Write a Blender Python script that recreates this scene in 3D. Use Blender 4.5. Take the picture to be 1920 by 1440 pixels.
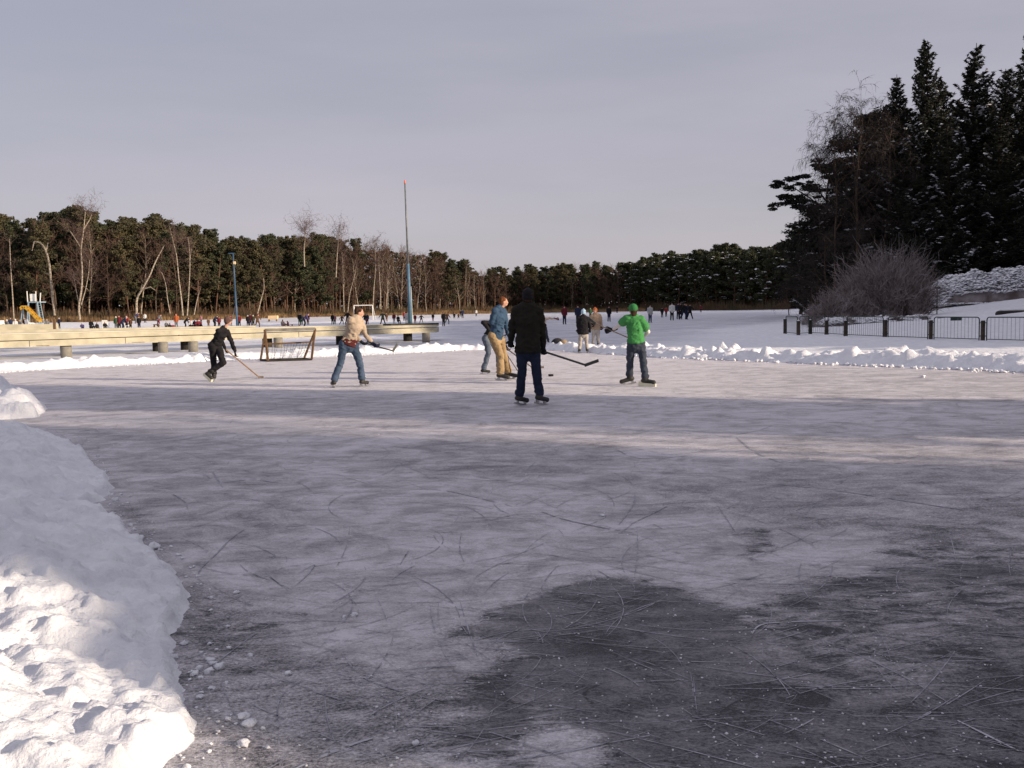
import bpy, bmesh, math, random
import numpy as np
from mathutils import Vector, Matrix
R = math.radians
random.seed(7)
rng = np.random.default_rng(11)
for o in list(bpy.data.objects): bpy.data.objects.remove(o)
C = bpy.context.scene.collection
scene = bpy.context.scene

# ------------------------------------------------------------------ camera
F_PX, EYE, PITCH, ROLL = 1805.0, 1.6, R(4.55), R(1.13)
fw = Vector((0, math.cos(PITCH), -math.sin(PITCH)))
up0 = Vector((0, math.sin(PITCH), math.cos(PITCH)))
X0 = Vector((1, 0, 0))
UPV = up0*math.cos(ROLL) + X0*math.sin(ROLL)
RTV = X0*math.cos(ROLL) - up0*math.sin(ROLL)
cd = bpy.data.cameras.new('camera'); cam = bpy.data.objects.new('camera', cd); C.objects.link(cam)
cd.sensor_width = 36; cd.lens = F_PX/1920*36; cd.clip_start = 0.05; cd.clip_end = 6000
m = Matrix.Identity(4)
for i, v in enumerate((RTV, UPV, -fw)):
    for k in range(3): m[k][i] = v[k]
m[2][3] = EYE
cam.matrix_world = m
scene.camera = cam

# ------------------------------------------------------------------ light
SUN_AZ = Vector((1, -0.42, 0)).normalized()      # where the low winter sun stands
SUN_EL = R(14.5)
sd = bpy.data.lights.new('sun', 'SUN'); sun = bpy.data.objects.new('sun', sd); C.objects.link(sun)
sd.energy = 4.5; sd.angle = R(0.55); sd.color = (1.0, 0.83, 0.64)
tosun = Vector((SUN_AZ.x*math.cos(SUN_EL), SUN_AZ.y*math.cos(SUN_EL), math.sin(SUN_EL)))
sun.rotation_euler = tosun.to_track_quat('Z', 'Y').to_euler()
sun.location = tosun*60

w = bpy.data.worlds.new('World'); scene.world = w; w.use_nodes = True
nt = w.node_tree; nt.nodes.clear()
def N(nt, t, **kw):
    n = nt.nodes.new(t)
    for k, v in kw.items(): setattr(n, k, v)
    return n
out = N(nt, 'ShaderNodeOutputWorld'); bg = N(nt, 'ShaderNodeBackground')
sky = N(nt, 'ShaderNodeTexSky'); sky.sky_type = 'NISHITA'; sky.sun_disc = False
sky.sun_elevation = SUN_EL
sky.sun_rotation = math.atan2(SUN_AZ.x, SUN_AZ.y)
sky.air_density = 1.0; sky.dust_density = 1.2; sky.ozone_density = 2.0
# thin winter overcast veil over the blue, streaked a little by high cloud
tc = N(nt, 'ShaderNodeTexCoord'); mp = N(nt, 'ShaderNodeMapping'); mp.inputs['Scale'].default_value = (1.0, 2.2, 6.0)
mp.inputs['Rotation'].default_value = (0.15, 0.25, 0)
nz = N(nt, 'ShaderNodeTexNoise'); nz.inputs['Scale'].default_value = 1.6; nz.inputs['Detail'].default_value = 6; nz.inputs['Roughness'].default_value = 0.55
cr = N(nt, 'ShaderNodeMapRange'); cr.inputs[1].default_value = 0.3; cr.inputs[2].default_value = 0.75
cr.inputs[3].default_value = 0.80; cr.inputs[4].default_value = 0.95
hs = N(nt, 'ShaderNodeMix', data_type='RGBA')
sx = N(nt, 'ShaderNodeSeparateXYZ'); nt.links.new(tc.outputs['Generated'], sx.inputs[0])
gr = N(nt, 'ShaderNodeValToRGB'); nt.links.new(sx.outputs['Z'], gr.inputs[0])
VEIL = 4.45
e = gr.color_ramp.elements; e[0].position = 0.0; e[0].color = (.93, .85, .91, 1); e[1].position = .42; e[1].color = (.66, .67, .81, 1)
e2 = gr.color_ramp.elements.new(.16); e2.color = (.83, .78, .90, 1); e3 = gr.color_ramp.elements.new(.85); e3.color = (1.15, 1.08, 1.22, 1)  # zenith stop, above the view, brightened to lift the fill in shade
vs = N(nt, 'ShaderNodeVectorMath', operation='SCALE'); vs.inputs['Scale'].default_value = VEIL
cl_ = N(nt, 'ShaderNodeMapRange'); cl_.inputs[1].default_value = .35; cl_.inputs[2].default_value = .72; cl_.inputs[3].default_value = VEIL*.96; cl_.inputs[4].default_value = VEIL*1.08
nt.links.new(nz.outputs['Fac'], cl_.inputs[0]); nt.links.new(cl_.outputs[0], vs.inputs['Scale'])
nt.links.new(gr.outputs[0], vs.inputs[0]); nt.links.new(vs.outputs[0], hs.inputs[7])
nt.links.new(tc.outputs['Generated'], mp.inputs['Vector']); nt.links.new(mp.outputs[0], nz.inputs['Vector'])
nt.links.new(nz.outputs['Fac'], cr.inputs[0]); nt.links.new(cr.outputs[0], hs.inputs[0])
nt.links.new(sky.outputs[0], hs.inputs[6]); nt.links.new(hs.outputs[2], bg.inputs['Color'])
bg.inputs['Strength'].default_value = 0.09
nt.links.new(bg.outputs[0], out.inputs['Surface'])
scene.view_settings.view_transform = 'Standard'; scene.view_settings.look = 'None'
scene.view_settings.exposure = 0.53; scene.view_settings.gamma = 1
scene.cycles.max_bounces = 6; scene.cycles.use_denoising = True

# ------------------------------------------------------------------ helpers
def hor(px): return 576.3 - (px-960)*math.tan(ROLL)
def ray(px, py):
    d = RTV*((px-960)/F_PX) + UPV*((720-py)/F_PX) + fw
    return d
def at(px, py, z=0.0):
    d = ray(px, py); t = (z-EYE)/d.z
    return Vector((d.x*t, d.y*t, z))
def atY(px, py, Y):
    d = ray(px, py); t = Y/d.y
    return Vector((d.x*t, Y, EYE + d.z*t))
def proj(p):
    q = Vector(p) - Vector((0, 0, EYE)); z = q.dot(fw)
    return 960 + F_PX*q.dot(RTV)/z, 720 - F_PX*q.dot(UPV)/z

def tag(o, label=None, cat=None, group=None, kind=None):
    if label: o['label'] = label
    if cat: o['category'] = cat
    if group: o['group'] = group
    if kind: o['kind'] = kind
    return o
def link(name, me, mats, parent=None, loc=None, smooth=False):
    o = bpy.data.objects.new(name, me); C.objects.link(o)
    if mats is not None:
        for mm in (mats if isinstance(mats, (list, tuple)) else [mats]): me.materials.append(mm)
    if parent: o.parent = parent
    if loc is not None: o.location = loc
    if smooth: me.polygons.foreach_set('use_smooth', [True]*len(me.polygons))
    return o
def empty(name, loc, label=None, cat=None, group=None, rz=0):
    o = bpy.data.objects.new(name, None); C.objects.link(o); o.location = loc; o.rotation_euler = (0, 0, rz)
    o.empty_display_size = 0.2
    return tag(o, label, cat, group)
def np_mesh(name, V, faces_list, midx=None):
    """V (n,3); faces_list: list of int arrays (m,k)."""
    me = bpy.data.meshes.new(name)
    V = np.asarray(V, dtype=np.float32)
    fl = [np.asarray(f, dtype=np.int32) for f in faces_list if len(f)]
    nl = sum(f.size for f in fl); nf = sum(len(f) for f in fl)
    me.vertices.add(len(V)); me.vertices.foreach_set('co', V.ravel())
    me.loops.add(nl); me.polygons.add(nf)
    me.loops.foreach_set('vertex_index', np.concatenate([f.ravel() for f in fl]))
    tot = np.concatenate([np.full(len(f), f.shape[1], dtype=np.int32) for f in fl])
    st = np.concatenate([[0], np.cumsum(tot)[:-1]]).astype(np.int32)
    me.polygons.foreach_set('loop_start', st)
    if midx is not None: me.polygons.foreach_set('material_index', np.asarray(midx, dtype=np.int32))
    me.update(calc_edges=True); me.validate()
    return me
class MB:
    """collects simple solids in one bmesh"""
    def __init__(s): s.bm = bmesh.new()
    def box(s, c, size, rot=None):
        mt = Matrix.Translation(Vector(c))
        if rot is not None: mt = mt @ rot.to_4x4()
        mt = mt @ Matrix.Diagonal((size[0], size[1], size[2], 1))
        bmesh.ops.create_cube(s.bm, size=1, matrix=mt); return s
    def bar(s, a, b, w_, h_=None, seg=0):
        a = Vector(a); b = Vector(b); d = b-a
        q = d.to_track_quat('Z', 'Y').to_matrix()
        return s.box((a+b)/2, (w_, h_ or w_, d.length), q)
    def tube(s, a, b, r0, r1=None, seg=10):
        a = Vector(a); b = Vector(b); d = b-a
        mt = Matrix.Translation((a+b)/2) @ d.to_track_quat('Z', 'Y').to_matrix().to_4x4()
        bmesh.ops.create_cone(s.bm, cap_ends=True, segments=seg, radius1=r0, radius2=r0 if r1 is None else r1, depth=d.length, matrix=mt)
        return s
    def ball(s, c, r, rot=None, u=12, v=8):
        if not isinstance(r, (tuple, list)): r = (r, r, r)
        mt = Matrix.Translation(Vector(c))
        if rot is not None: mt = mt @ rot.to_4x4()
        mt = mt @ Matrix.Diagonal((r[0], r[1], r[2], 1))
        bmesh.ops.create_uvsphere(s.bm, u_segments=u, v_segments=v, radius=1, matrix=mt); return s
    def prism(s, pts, z0, z1):
        vs = [s.bm.verts.new((p[0], p[1], z0)) for p in pts]; vt = [s.bm.verts.new((p[0], p[1], z1)) for p in pts]
        n = len(pts); s.bm.faces.new(vt); s.bm.faces.new(vs[::-1])
        for i in range(n): s.bm.faces.new((vs[i], vs[(i+1) % n], vt[(i+1) % n], vt[i]))
        return s
    def limb(s, a, b, r0, r1, side=None, flat=1.0, seg=12, e0=1.0):
        a = Vector(a); b = Vector(b); d = (b-a)
        if d.length < 1e-4: d = Vector((0, 0, 1e-3))
        z = d.normalized(); sd_ = Vector(side) if side is not None else (Vector((1, 0, 0)) if abs(z.x) < .8 else Vector((0, 1, 0)))
        u = (sd_ - z*sd_.dot(z)).normalized(); v = z.cross(u)
        prof = []
        for k in range(0, 4): t = math.pi/2*k/4; prof.append((-math.cos(t)*r0*min(1, flat+.2)*e0, math.sin(t)*r0))
        prof[0] = (-r0*min(1, flat+.2)*e0, r0*0.02)
        prof.append((0, r0)); prof.append((d.length, r1))
        for k in range(1, 5): t = math.pi/2*k/4; prof.append((d.length+math.sin(t)*r1*min(1, flat+.2), max(math.cos(t)*r1, r1*.02)))
        rings = []
        for h, r in prof:
            rings.append([s.bm.verts.new(a + z*h + u*(r*math.cos(2*math.pi*i/seg)) + v*(r*flat*math.sin(2*math.pi*i/seg))) for i in range(seg)])
        for p, q in zip(rings[:-1], rings[1:]):
            for i in range(seg): s.bm.faces.new((p[i], p[(i+1) % seg], q[(i+1) % seg], q[i]))
        s.bm.faces.new(rings[0][::-1]); s.bm.faces.new(rings[-1])
        return s
    def mesh(s, name):
        bmesh.ops.recalc_face_normals(s.bm, faces=s.bm.faces)
        me = bpy.data.meshes.new(name); s.bm.to_mesh(me); s.bm.free(); return me
    def build(s, name, mats, parent=None, loc=None, bevel=0, smooth=False):
        if bevel:
            bmesh.ops.bevel(s.bm, geom=[e for e in s.bm.edges if e.calc_face_angle(0) > .6], offset=bevel, segments=2, affect='EDGES', profile=.6)
        return link(name, s.mesh(name), mats, parent, loc, smooth)
    def vox(s, name, mats, parent=None, voxel=.015, smooth=3, wr=0.0):
        """merge everything into one continuous skin"""
        me = s.mesh(name); t = bpy.data.objects.new('tmp', me); C.objects.link(t)
        rm = t.modifiers.new('r', 'REMESH'); rm.mode = 'VOXEL'; rm.voxel_size = voxel; rm.adaptivity = 0
        sm = t.modifiers.new('s', 'SMOOTH'); sm.iterations = smooth; sm.factor = .5
        dg = bpy.context.evaluated_depsgraph_get()
        nm = bpy.data.meshes.new_from_object(t.evaluated_get(dg)); nm.name = name
        bpy.data.objects.remove(t); bpy.data.meshes.remove(me)
        if wr:
            n = len(nm.vertices); co = np.empty(n*3); nm.vertices.foreach_get('co', co); co = co.reshape(-1, 3); no = np.empty(n*3); nm.vertices.foreach_get('normal', no); no = no.reshape(-1, 3)
            w1 = fbm(co[:, 0]*6+31, co[:, 2]*13+7+co[:, 0]*5, co[:, 1]*6+3, 2)-.5; w2 = fbm(co[:, 0]*14+3, co[:, 2]*22+71-co[:, 0]*9, co[:, 1]*12+13, 2)-.5
            co += no*((1-np.abs(w1)*5)*.5*wr+w2*wr*1.1)[:, None]; nm.vertices.foreach_set('co', co.ravel()); nm.update()
        return link(name, nm, mats, parent, None, True)
def copy_tree(o, parent=None, mats=None):
    c = o.copy(); C.objects.link(c)
    if parent: c.parent = parent
    for ch in list(o.children): copy_tree(ch, c)
    return c

# numpy value noise
def _h(ix, iy, iz):
    n = (ix*374761393 + iy*668265263 + iz*1274126177) & 0xffffffff
    n = ((n ^ (n >> 13))*1274126177) & 0xffffffff
    return ((n ^ (n >> 16)) & 0xffff)/65535.0
def vnoise(x, y, z=0.0):
    x = np.asarray(x, dtype=np.float64); y = np.asarray(y, dtype=np.float64); z = np.zeros_like(x)+z
    ix = np.floor(x).astype(np.int64); iy = np.floor(y).astype(np.int64); iz = np.floor(z).astype(np.int64)
    fx = x-ix; fy = y-iy; fz = z-iz
    fx = fx*fx*(3-2*fx); fy = fy*fy*(3-2*fy); fz = fz*fz*(3-2*fz)
    def L(a, b, t): return a+(b-a)*t
    return L(L(L(_h(ix, iy, iz), _h(ix+1, iy, iz), fx), L(_h(ix, iy+1, iz), _h(ix+1, iy+1, iz), fx), fy),
             L(L(_h(ix, iy, iz+1), _h(ix+1, iy, iz+1), fx), L(_h(ix, iy+1, iz+1), _h(ix+1, iy+1, iz+1), fx), fy), fz)
def fbm(x, y, z=0.0, o=4):
    s = 0; a = .5; t = 0
    for k in range(o):
        s = s + a*vnoise(x*2**k+17*k, y*2**k+5*k, z); t += a; a *= .5
    return s/t
def sstep(a, b, x):
    t = np.clip((x-a)/(b-a), 0, 1); return t*t*(3-2*t)
def poly_sd(px, py, poly):
    """signed distance, negative inside"""
    px = np.asarray(px, dtype=np.float64); py = np.asarray(py, dtype=np.float64)
    d = np.full(px.shape, 1e18); ins = np.zeros(px.shape, bool); n = len(poly)
    for i in range(n):
        ax, ay = poly[i][0], poly[i][1]; bx, by = poly[(i+1) % n][0], poly[(i+1) % n][1]
        ex, ey = bx-ax, by-ay; wx, wy = px-ax, py-ay
        t = np.clip((wx*ex+wy*ey)/(ex*ex+ey*ey+1e-12), 0, 1)
        d = np.minimum(d, (wx-ex*t)**2+(wy-ey*t)**2)
        c = ((ay > py) != (by > py))
        if abs(by-ay) > 1e-12: ins ^= c & (px < (bx-ax)*(py-ay)/(by-ay)+ax)
    d = np.sqrt(d); return np.where(ins, -d, d)
def line_d(px, py, pts):
    """distance and arclength of the closest point on a polyline"""
    best = np.full(px.shape, 1e18); arc = np.zeros(px.shape); acc = 0
    for (ax, ay), (bx, by) in zip(pts[:-1], pts[1:]):
        ex, ey = bx-ax, by-ay; L = math.hypot(ex, ey)
        t = np.clip(((px-ax)*ex+(py-ay)*ey)/(L*L), 0, 1)
        d = (px-ax-ex*t)**2+(py-ay-ey*t)**2
        k = d < best; best = np.where(k, d, best); arc = np.where(k, acc+t*L, arc); acc += L
    return np.sqrt(best), arc

# ------------------------------------------------------------------ materials
def mat(name, c1, c2=None, scale=8.0, rough=.7, bump=0.0, bscale=40.0, spec=.3, metal=0.0, detail=4, coord='Object', lo=.35, hi=.65, stretch=(1, 1, 1)):
    m = bpy.data.materials.new(name); m.use_nodes = True; t = m.node_tree
    b = t.nodes['Principled BSDF']; b.inputs['Roughness'].default_value = rough
    b.inputs['Specular IOR Level'].default_value = spec; b.inputs['Metallic'].default_value = metal
    c2 = c2 or tuple(v*.75 for v in c1)
    tc = N(t, 'ShaderNodeTexCoord'); mp = N(t, 'ShaderNodeMapping'); mp.inputs['Scale'].default_value = stretch
    t.links.new(tc.outputs[coord], mp.inputs['Vector'])
    nz = N(t, 'ShaderNodeTexNoise'); nz.inputs['Scale'].default_value = scale; nz.inputs['Detail'].default_value = detail
    t.links.new(mp.outputs[0], nz.inputs['Vector'])
    mr = N(t, 'ShaderNodeMapRange'); mr.inputs[1].default_value = lo; mr.inputs[2].default_value = hi
    t.links.new(nz.outputs['Fac'], mr.inputs[0])
    mx = N(t, 'ShaderNodeMix', data_type='RGBA'); mx.inputs[6].default_value = (*c1, 1); mx.inputs[7].default_value = (*c2, 1)
    t.links.new(mr.outputs[0], mx.inputs[0]); t.links.new(mx.outputs[2], b.inputs['Base Color'])
    if bump:
        n2 = N(t, 'ShaderNodeTexNoise'); n2.inputs['Scale'].default_value = bscale; n2.inputs['Detail'].default_value = 4
        t.links.new(mp.outputs[0], n2.inputs['Vector'])
        bp = N(t, 'ShaderNodeBump'); bp.inputs['Strength'].default_value = bump; bp.inputs['Distance'].default_value = .02
        t.links.new(n2.outputs['Fac'], bp.inputs['Height']); t.links.new(bp.outputs[0], b.inputs['Normal'])
    return m
M = {}
M['snow'] = mat('snow', (.81, .82, .85), (.70, .71, .76), 4, .75, .5, 30, spec=.2, coord='Object')
t = M['snow'].node_tree; b = t.nodes['Principled BSDF']; bp0 = b.inputs['Normal'].links[0].from_node
tcn = [n for n in t.nodes if n.type == 'TEX_COORD'][0]
n3 = N(t, 'ShaderNodeTexNoise'); n3.inputs['Scale'].default_value = 9; n3.inputs['Detail'].default_value = 8; n3.inputs['Roughness'].default_value = .68
t.links.new(tcn.outputs['Object'], n3.inputs['Vector'])
bp2 = N(t, 'ShaderNodeBump'); bp2.inputs['Strength'].default_value = .6; bp2.inputs['Distance'].default_value = .07
t.links.new(n3.outputs['Fac'], bp2.inputs['Height']); t.links.new(bp0.outputs[0], bp2.inputs['Normal']); t.links.new(bp2.outputs[0], b.inputs['Normal'])
M['bark'] = mat('bark', (.10, .065, .042), (.05, .035, .025), 6, .9, .4, 20)
M['pinebark'] = mat('pine bark', (.14, .07, .04), (.06, .04, .03), 2, .9, .3, 20)
M['birch'] = mat('birch bark', (.36, .30, .23), (.15, .12, .09), 3, .8, .2, 20, lo=.45, hi=.6, stretch=(1, 1, 2.5))
M['twig'] = mat('brown twigs', (.12, .068, .048), (.065, .040, .032), 1, .9)
M['shadetwig'] = mat('brown twigs in shade', (.03, .022, .02), (.018, .014, .013), 1, .9)  # the brown twigs darkened to give the shade on the right bank
M['twiggrey'] = mat('greyish twigs', (.12, .08, .065), (.07, .045, .038), 1, .9)
M['pine'] = mat('pine needles', (.058, .062, .027), (.030, .034, .018), .8, .8, detail=3)
M['pine2'] = mat('warm pine needles', (.088, .074, .034), (.042, .038, .021), .6, .8, detail=3)
M['spruce'] = mat('spruce needles', (.024, .026, .015), (.012, .014, .01), .8, .85, detail=3)
M['frost'] = mat('frosted twigs', (.30, .27, .27), (.13, .10, .095), 1.5, .9)
M['reed'] = mat('dead grass', (.30, .19, .09), (.13, .08, .04), .35, .9)
M['heath'] = mat('heather', (.13, .075, .045), (.06, .05, .025), .3, .9)
# ------------------------------------------------------------------ lie of the land
RINK_PX = [(-200, 709), (0, 699), (110, 691), (300, 682), (480, 673), (650, 668), (800, 660), (900, 655), (1050, 657), (1150, 664), (1250, 671),
           (1350, 674), (1500, 681), (1650, 687), (1800, 693), (1920, 698), (2100, 706)]
rinkfar = [at(*p).to_2d() for p in RINK_PX]
rink = [tuple(p) for p in rinkfar] + [(15, 8), (12, -6), (-20, -6), (-24, 10)]
BANK = [(26, 10), (19.0, 33.5), (15.2, 47), (20, 70), (40, 144), (52, 185), (400, 260), (500, -200), (26, -200)]
def shoreD(px):
    return np.interp(px, [-300, 0, 150, 400, 700, 1000, 1200, 1400, 1500, 2200], [150, 148, 150, 160, 200, 224, 212, 182, 176, 176])
def shore_px(x, y): return 960 + F_PX*np.asarray(x)/np.maximum(np.asarray(y), 1e-3)
def ground(x, y):
    x = np.asarray(x, dtype=np.float64); y = np.asarray(y, dtype=np.float64)
    px = np.clip(shore_px(x, np.maximum(y, 1)), -600, 2400)
    D = shoreD(px); zs = np.interp(px, [0, 400, 800, 1100], [.75, .6, .35, .15])
    z = zs*sstep(-26, 0, y-D)*(y > 20) + sstep(4, 60, y-D)*1.2
    sd = poly_sd(x, y, BANK)
    z = z + 1.75*sstep(0, 22, -sd)
    return z
def gz(x, y): return float(ground(np.array([x]), np.array([y]))[0])

# snow-covered ground and lake, one sheet to the horizon
xs = np.concatenate([[-2500, -1200, -600, -350, -220], np.arange(-150, -45, 2.5), np.arange(-45, 45, .33), np.arange(45, 150, 2.5), [220, 350, 600, 1200, 2500]])
ys = np.concatenate([[-300, -120, -60, -30, -15, -8], np.arange(-4, 60, .33), np.arange(60, 130, .9), np.arange(130, 330, 3), [400, 600, 1000, 1800, 3500]])
X, Y = np.meshgrid(xs, ys)
Z = ground(X, Y)
sdr = poly_sd(X, Y, rink)
near = np.exp(-np.maximum(Y, 0)/90)
Z += (sstep(-.15, .35, sdr)*(.07+.10*(fbm(X*.6, Y*.6, 3)-.5)+.07*(fbm(X*2.2, Y*2.2, 9)-.5)) - .05*(1-sstep(-.4, .1, sdr)))
bk = sstep(0, 5, -poly_sd(X, Y, BANK))
Z += bk*.35*(fbm(X*.25, Y*.25, 1)-.5)
ny, nx = X.shape
idx = np.arange(nx*ny).reshape(ny, nx)
F = np.stack([idx[:-1, :-1], idx[:-1, 1:], idx[1:, 1:], idx[1:, :-1]], -1).reshape(-1, 4)
me = np_mesh('snow_field', np.stack([X, Y, Z], -1).reshape(-1, 3), [F])
# wind-swept / skated ice showing through the snow cover of the lake
def W2(pts): return [tuple(at(*p).to_2d()) for p in pts]
icy = np.zeros_like(X)
for pts, v in (([(826, 592), (1480, 586), (1470, 606), (1300, 622), (1180, 650), (1040, 646), (820, 640)], .62),
               ([(-100, 655), (830, 632), (900, 648), (400, 672), (-100, 690)], .45),
               ([(480, 603), (820, 593), (820, 597), (480, 608)], .45),
               ([(1180, 612), (1330, 607), (1300, 640), (1180, 650)], .5)):
    s = poly_sd(X, Y, W2(pts))
    icy = np.maximum(icy, v*(1-sstep(-1.5, 1.5, s+2.5*(fbm(X*.15, Y*.5, 4)-.5))))
a = me.attributes.new('icy', 'FLOAT', 'POINT'); a.data.foreach_set('value', icy.astype(np.float32).ravel())
sf = M['snow'].copy(); sf.name = 'trampled snow'; t = sf.node_tree; b = t.nodes['Principled BSDF']
src = b.inputs['Base Color'].links[0].from_socket
at_ = N(t, 'ShaderNodeAttribute', attribute_name='icy'); geo = N(t, 'ShaderNodeNewGeometry')
mp = N(t, 'ShaderNodeMapping'); mp.inputs['Scale'].default_value = (.35, 1.6, 1); mp.inputs['Rotation'].default_value = (0, 0, .2)
nz = N(t, 'ShaderNodeTexNoise'); nz.inputs['Scale'].default_value = 1.0; nz.inputs['Detail'].default_value = 6
t.links.new(geo.outputs['Position'], mp.inputs[0]); t.links.new(mp.outputs[0], nz.inputs['Vector'])
mm = N(t, 'ShaderNodeMapRange'); mm.inputs[1].default_value = .3; mm.inputs[2].default_value = .65; mm.inputs[3].default_value = .25; mm.inputs[4].default_value = 1.25
t.links.new(nz.outputs['Fac'], mm.inputs[0])
mu = N(t, 'ShaderNodeMath', operation='MULTIPLY', use_clamp=True); t.links.new(mm.outputs[0], mu.inputs[0]); t.links.new(at_.outputs['Fac'], mu.inputs[1])
mx = N(t, 'ShaderNodeMix', data_type='RGBA'); mx.inputs[7].default_value = (.33, .34, .40, 1)
t.links.new(src, mx.inputs[6]); t.links.new(mu.outputs[0], mx.inputs[0]); t.links.new(mx.outputs[2], b.inputs['Base Color'])
snow_field = link('snow_field', me, sf, smooth=True); tag(snow_field, kind='structure')

# ------------------------------------------------------------------ the skated ice
xs = np.concatenate([np.arange(-24, -6, .12), np.arange(-6, 6, .045), np.arange(6, 20, .12)])
ys = np.concatenate([np.arange(-6, 2, .3), np.arange(2, 8, .035), np.arange(8, 16, .06), np.arange(16, 45, .15)])
X, Y = np.meshgrid(xs, ys); ny, nx = X.shape
idx = np.arange(nx*ny).reshape(ny, nx)
cx = (X[:-1, :-1]+X[1:, 1:])/2; cy = (Y[:-1, :-1]+Y[1:, 1:])/2
keep = poly_sd(cx, cy, rink) < .6
F = np.stack([idx[:-1, :-1], idx[:-1, 1:], idx[1:, 1:], idx[1:, :-1]], -1)[keep]
# how much ground-up ice and rime lies on the clear black ice (its own colour, patch by patch)
wx = X + .5*(fbm(X*1.1, Y*1.1, 2)-.5) + .34*(fbm(X*3.5, Y*7, 12, 5)-.5)
wy = Y + .7*(fbm(X*1.1, Y*1.1, 8)-.5) + .34*(fbm(X*3.5, Y*8, 22, 5)-.5)
fr = np.full_like(X, .80)
def patch(pts, val, soft):
    global fr
    s = poly_sd(wx, wy, W2(pts)); k = 1-sstep(-soft, soft, s); fr = fr*(1-k)+val*k
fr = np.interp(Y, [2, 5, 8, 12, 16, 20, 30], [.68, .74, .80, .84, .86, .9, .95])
patch([(120, 800), (420, 810), (620, 900), (560, 1010), (430, 1060), (330, 1040), (230, 960), (200, 880)], .70, .5)
patch([(640, 850), (900, 815), (1180, 830), (1120, 900), (800, 905)], .62, .35)
patch([(150, 735), (700, 745), (1000, 765), (700, 790), (200, 770)], .72, .6)
patch([(1150, 900), (1500, 880), (1920, 860), (1920, 1060), (1700, 1010), (1500, 985), (1250, 940)], .60, .5)
patch([(1330, 830), (1920, 800), (1920, 850), (1500, 870)], .68, .3)
patch([(1380, 690), (2300, 700), (2300, 770), (1450, 752)], .76, 1.2)  # thinner rime, with lens falloff at the right put into the colour too
patch([(1390, 1010), (1460, 1000), (1500, 1040), (1440, 1050)], .34, .06)
patch([(1500, 975), (1620, 955), (1920, 930), (1920, 1075), (1720, 1075), (1600, 1010)], .54, .25)
patch([(1640, 1040), (1730, 1020), (1920, 1010), (1920, 1070), (1750, 1075)], .40, .12)
patch([(300, 1080), (480, 1130), (560, 1240), (520, 1440), (200, 1500), (340, 1380), (390, 1340), (330, 1240), (360, 1170)], .44, .18)
patch([(360, 1200), (900, 1300), (800, 1460), (300, 1460)], .52, .25)
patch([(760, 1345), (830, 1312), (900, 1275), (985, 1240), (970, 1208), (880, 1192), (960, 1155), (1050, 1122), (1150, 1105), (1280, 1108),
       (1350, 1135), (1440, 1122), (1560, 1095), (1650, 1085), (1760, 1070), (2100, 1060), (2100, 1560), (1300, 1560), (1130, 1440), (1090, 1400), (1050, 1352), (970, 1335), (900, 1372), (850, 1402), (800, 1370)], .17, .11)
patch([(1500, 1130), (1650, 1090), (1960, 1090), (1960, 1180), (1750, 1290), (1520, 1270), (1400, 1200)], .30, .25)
patch([(1330, 1160), (1420, 1140), (1500, 1150), (1440, 1190)], .36, .05)
patch([(860, 1425), (905, 1405), (960, 1412), (900, 1440)], .22, .03)
patch([(495, 1160), (560, 1163), (530, 1182), (505, 1180)], .34, .03)
patch([(200, 950), (260, 1000), (330, 1060), (300, 1000), (250, 945)], .50, .1)
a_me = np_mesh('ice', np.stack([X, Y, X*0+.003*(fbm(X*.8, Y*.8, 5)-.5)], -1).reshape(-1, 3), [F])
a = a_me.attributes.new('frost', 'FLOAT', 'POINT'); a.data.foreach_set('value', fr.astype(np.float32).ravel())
im = bpy.data.materials.new('skated ice'); im.use_nodes = True; t = im.node_tree; b = t.nodes['Principled BSDF']
L = t.links.new
geo = N(t, 'ShaderNodeNewGeometry')
def tex(scale, sc=(1, 1, 1), rot=0.0, detail=5, rough=.55, dist=0.0):
    mp = N(t, 'ShaderNodeMapping'); mp.inputs['Scale'].default_value = sc; mp.inputs['Rotation'].default_value = (0, 0, rot)
    nz = N(t, 'ShaderNodeTexNoise'); nz.inputs['Scale'].default_value = scale; nz.inputs['Detail'].default_value = detail
    nz.inputs['Roughness'].default_value = rough; nz.inputs['Distortion'].default_value = dist
    L(geo.outputs['Position'], mp.inputs[0]); L(mp.outputs[0], nz.inputs['Vector']); return nz.outputs['Fac']
def mth(op, a_, b_, clamp=False):
    n = N(t, 'ShaderNodeMath', operation=op, use_clamp=clamp)
    for i, v in enumerate((a_, b_)):
        if hasattr(v, 'links'): L(v, n.inputs[i])
        else: n.inputs[i].default_value = v
    return n.outputs[0]
def rng_(v, a0, a1, b0, b1):
    n = N(t, 'ShaderNodeMapRange'); L(v, n.inputs[0])
    for i, q in enumerate((a0, a1, b0, b1)): n.inputs[i+1].default_value = q
    return n.outputs[0]
fa = N(t, 'ShaderNodeAttribute', attribute_name='frost').outputs['Fac']
streak = rng_(tex(1.3, (1.0, 1.5, 1), .12, 10, .72, .8), .3, .7, -.22, .22)      # brushed and blown, across the view
streak2 = rng_(tex(2.6, (1.0, 1.7, 1), -.5, 9, .74, 1.4), .3, .7, -.16, .16)
mott = rng_(tex(1.7, (1, 1.2, 1), 0, 10, .74, 1.0), .3, .7, -.34, .34)
fine = rng_(tex(38, (1, 1.6, 1), 0, 4, .7), .32, .68, -.42, .42)
grit = rng_(tex(75, (1, 1.3, 1), 0, 3, .8), .40, .60, -.34, .26)
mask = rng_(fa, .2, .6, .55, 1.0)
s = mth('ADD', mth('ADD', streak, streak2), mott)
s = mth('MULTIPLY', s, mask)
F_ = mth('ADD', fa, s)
dark_gate = rng_(fa, .15, .55, .22, .8)
g2 = mth('MULTIPLY', mth('ADD', fine, grit), dark_gate)
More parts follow.
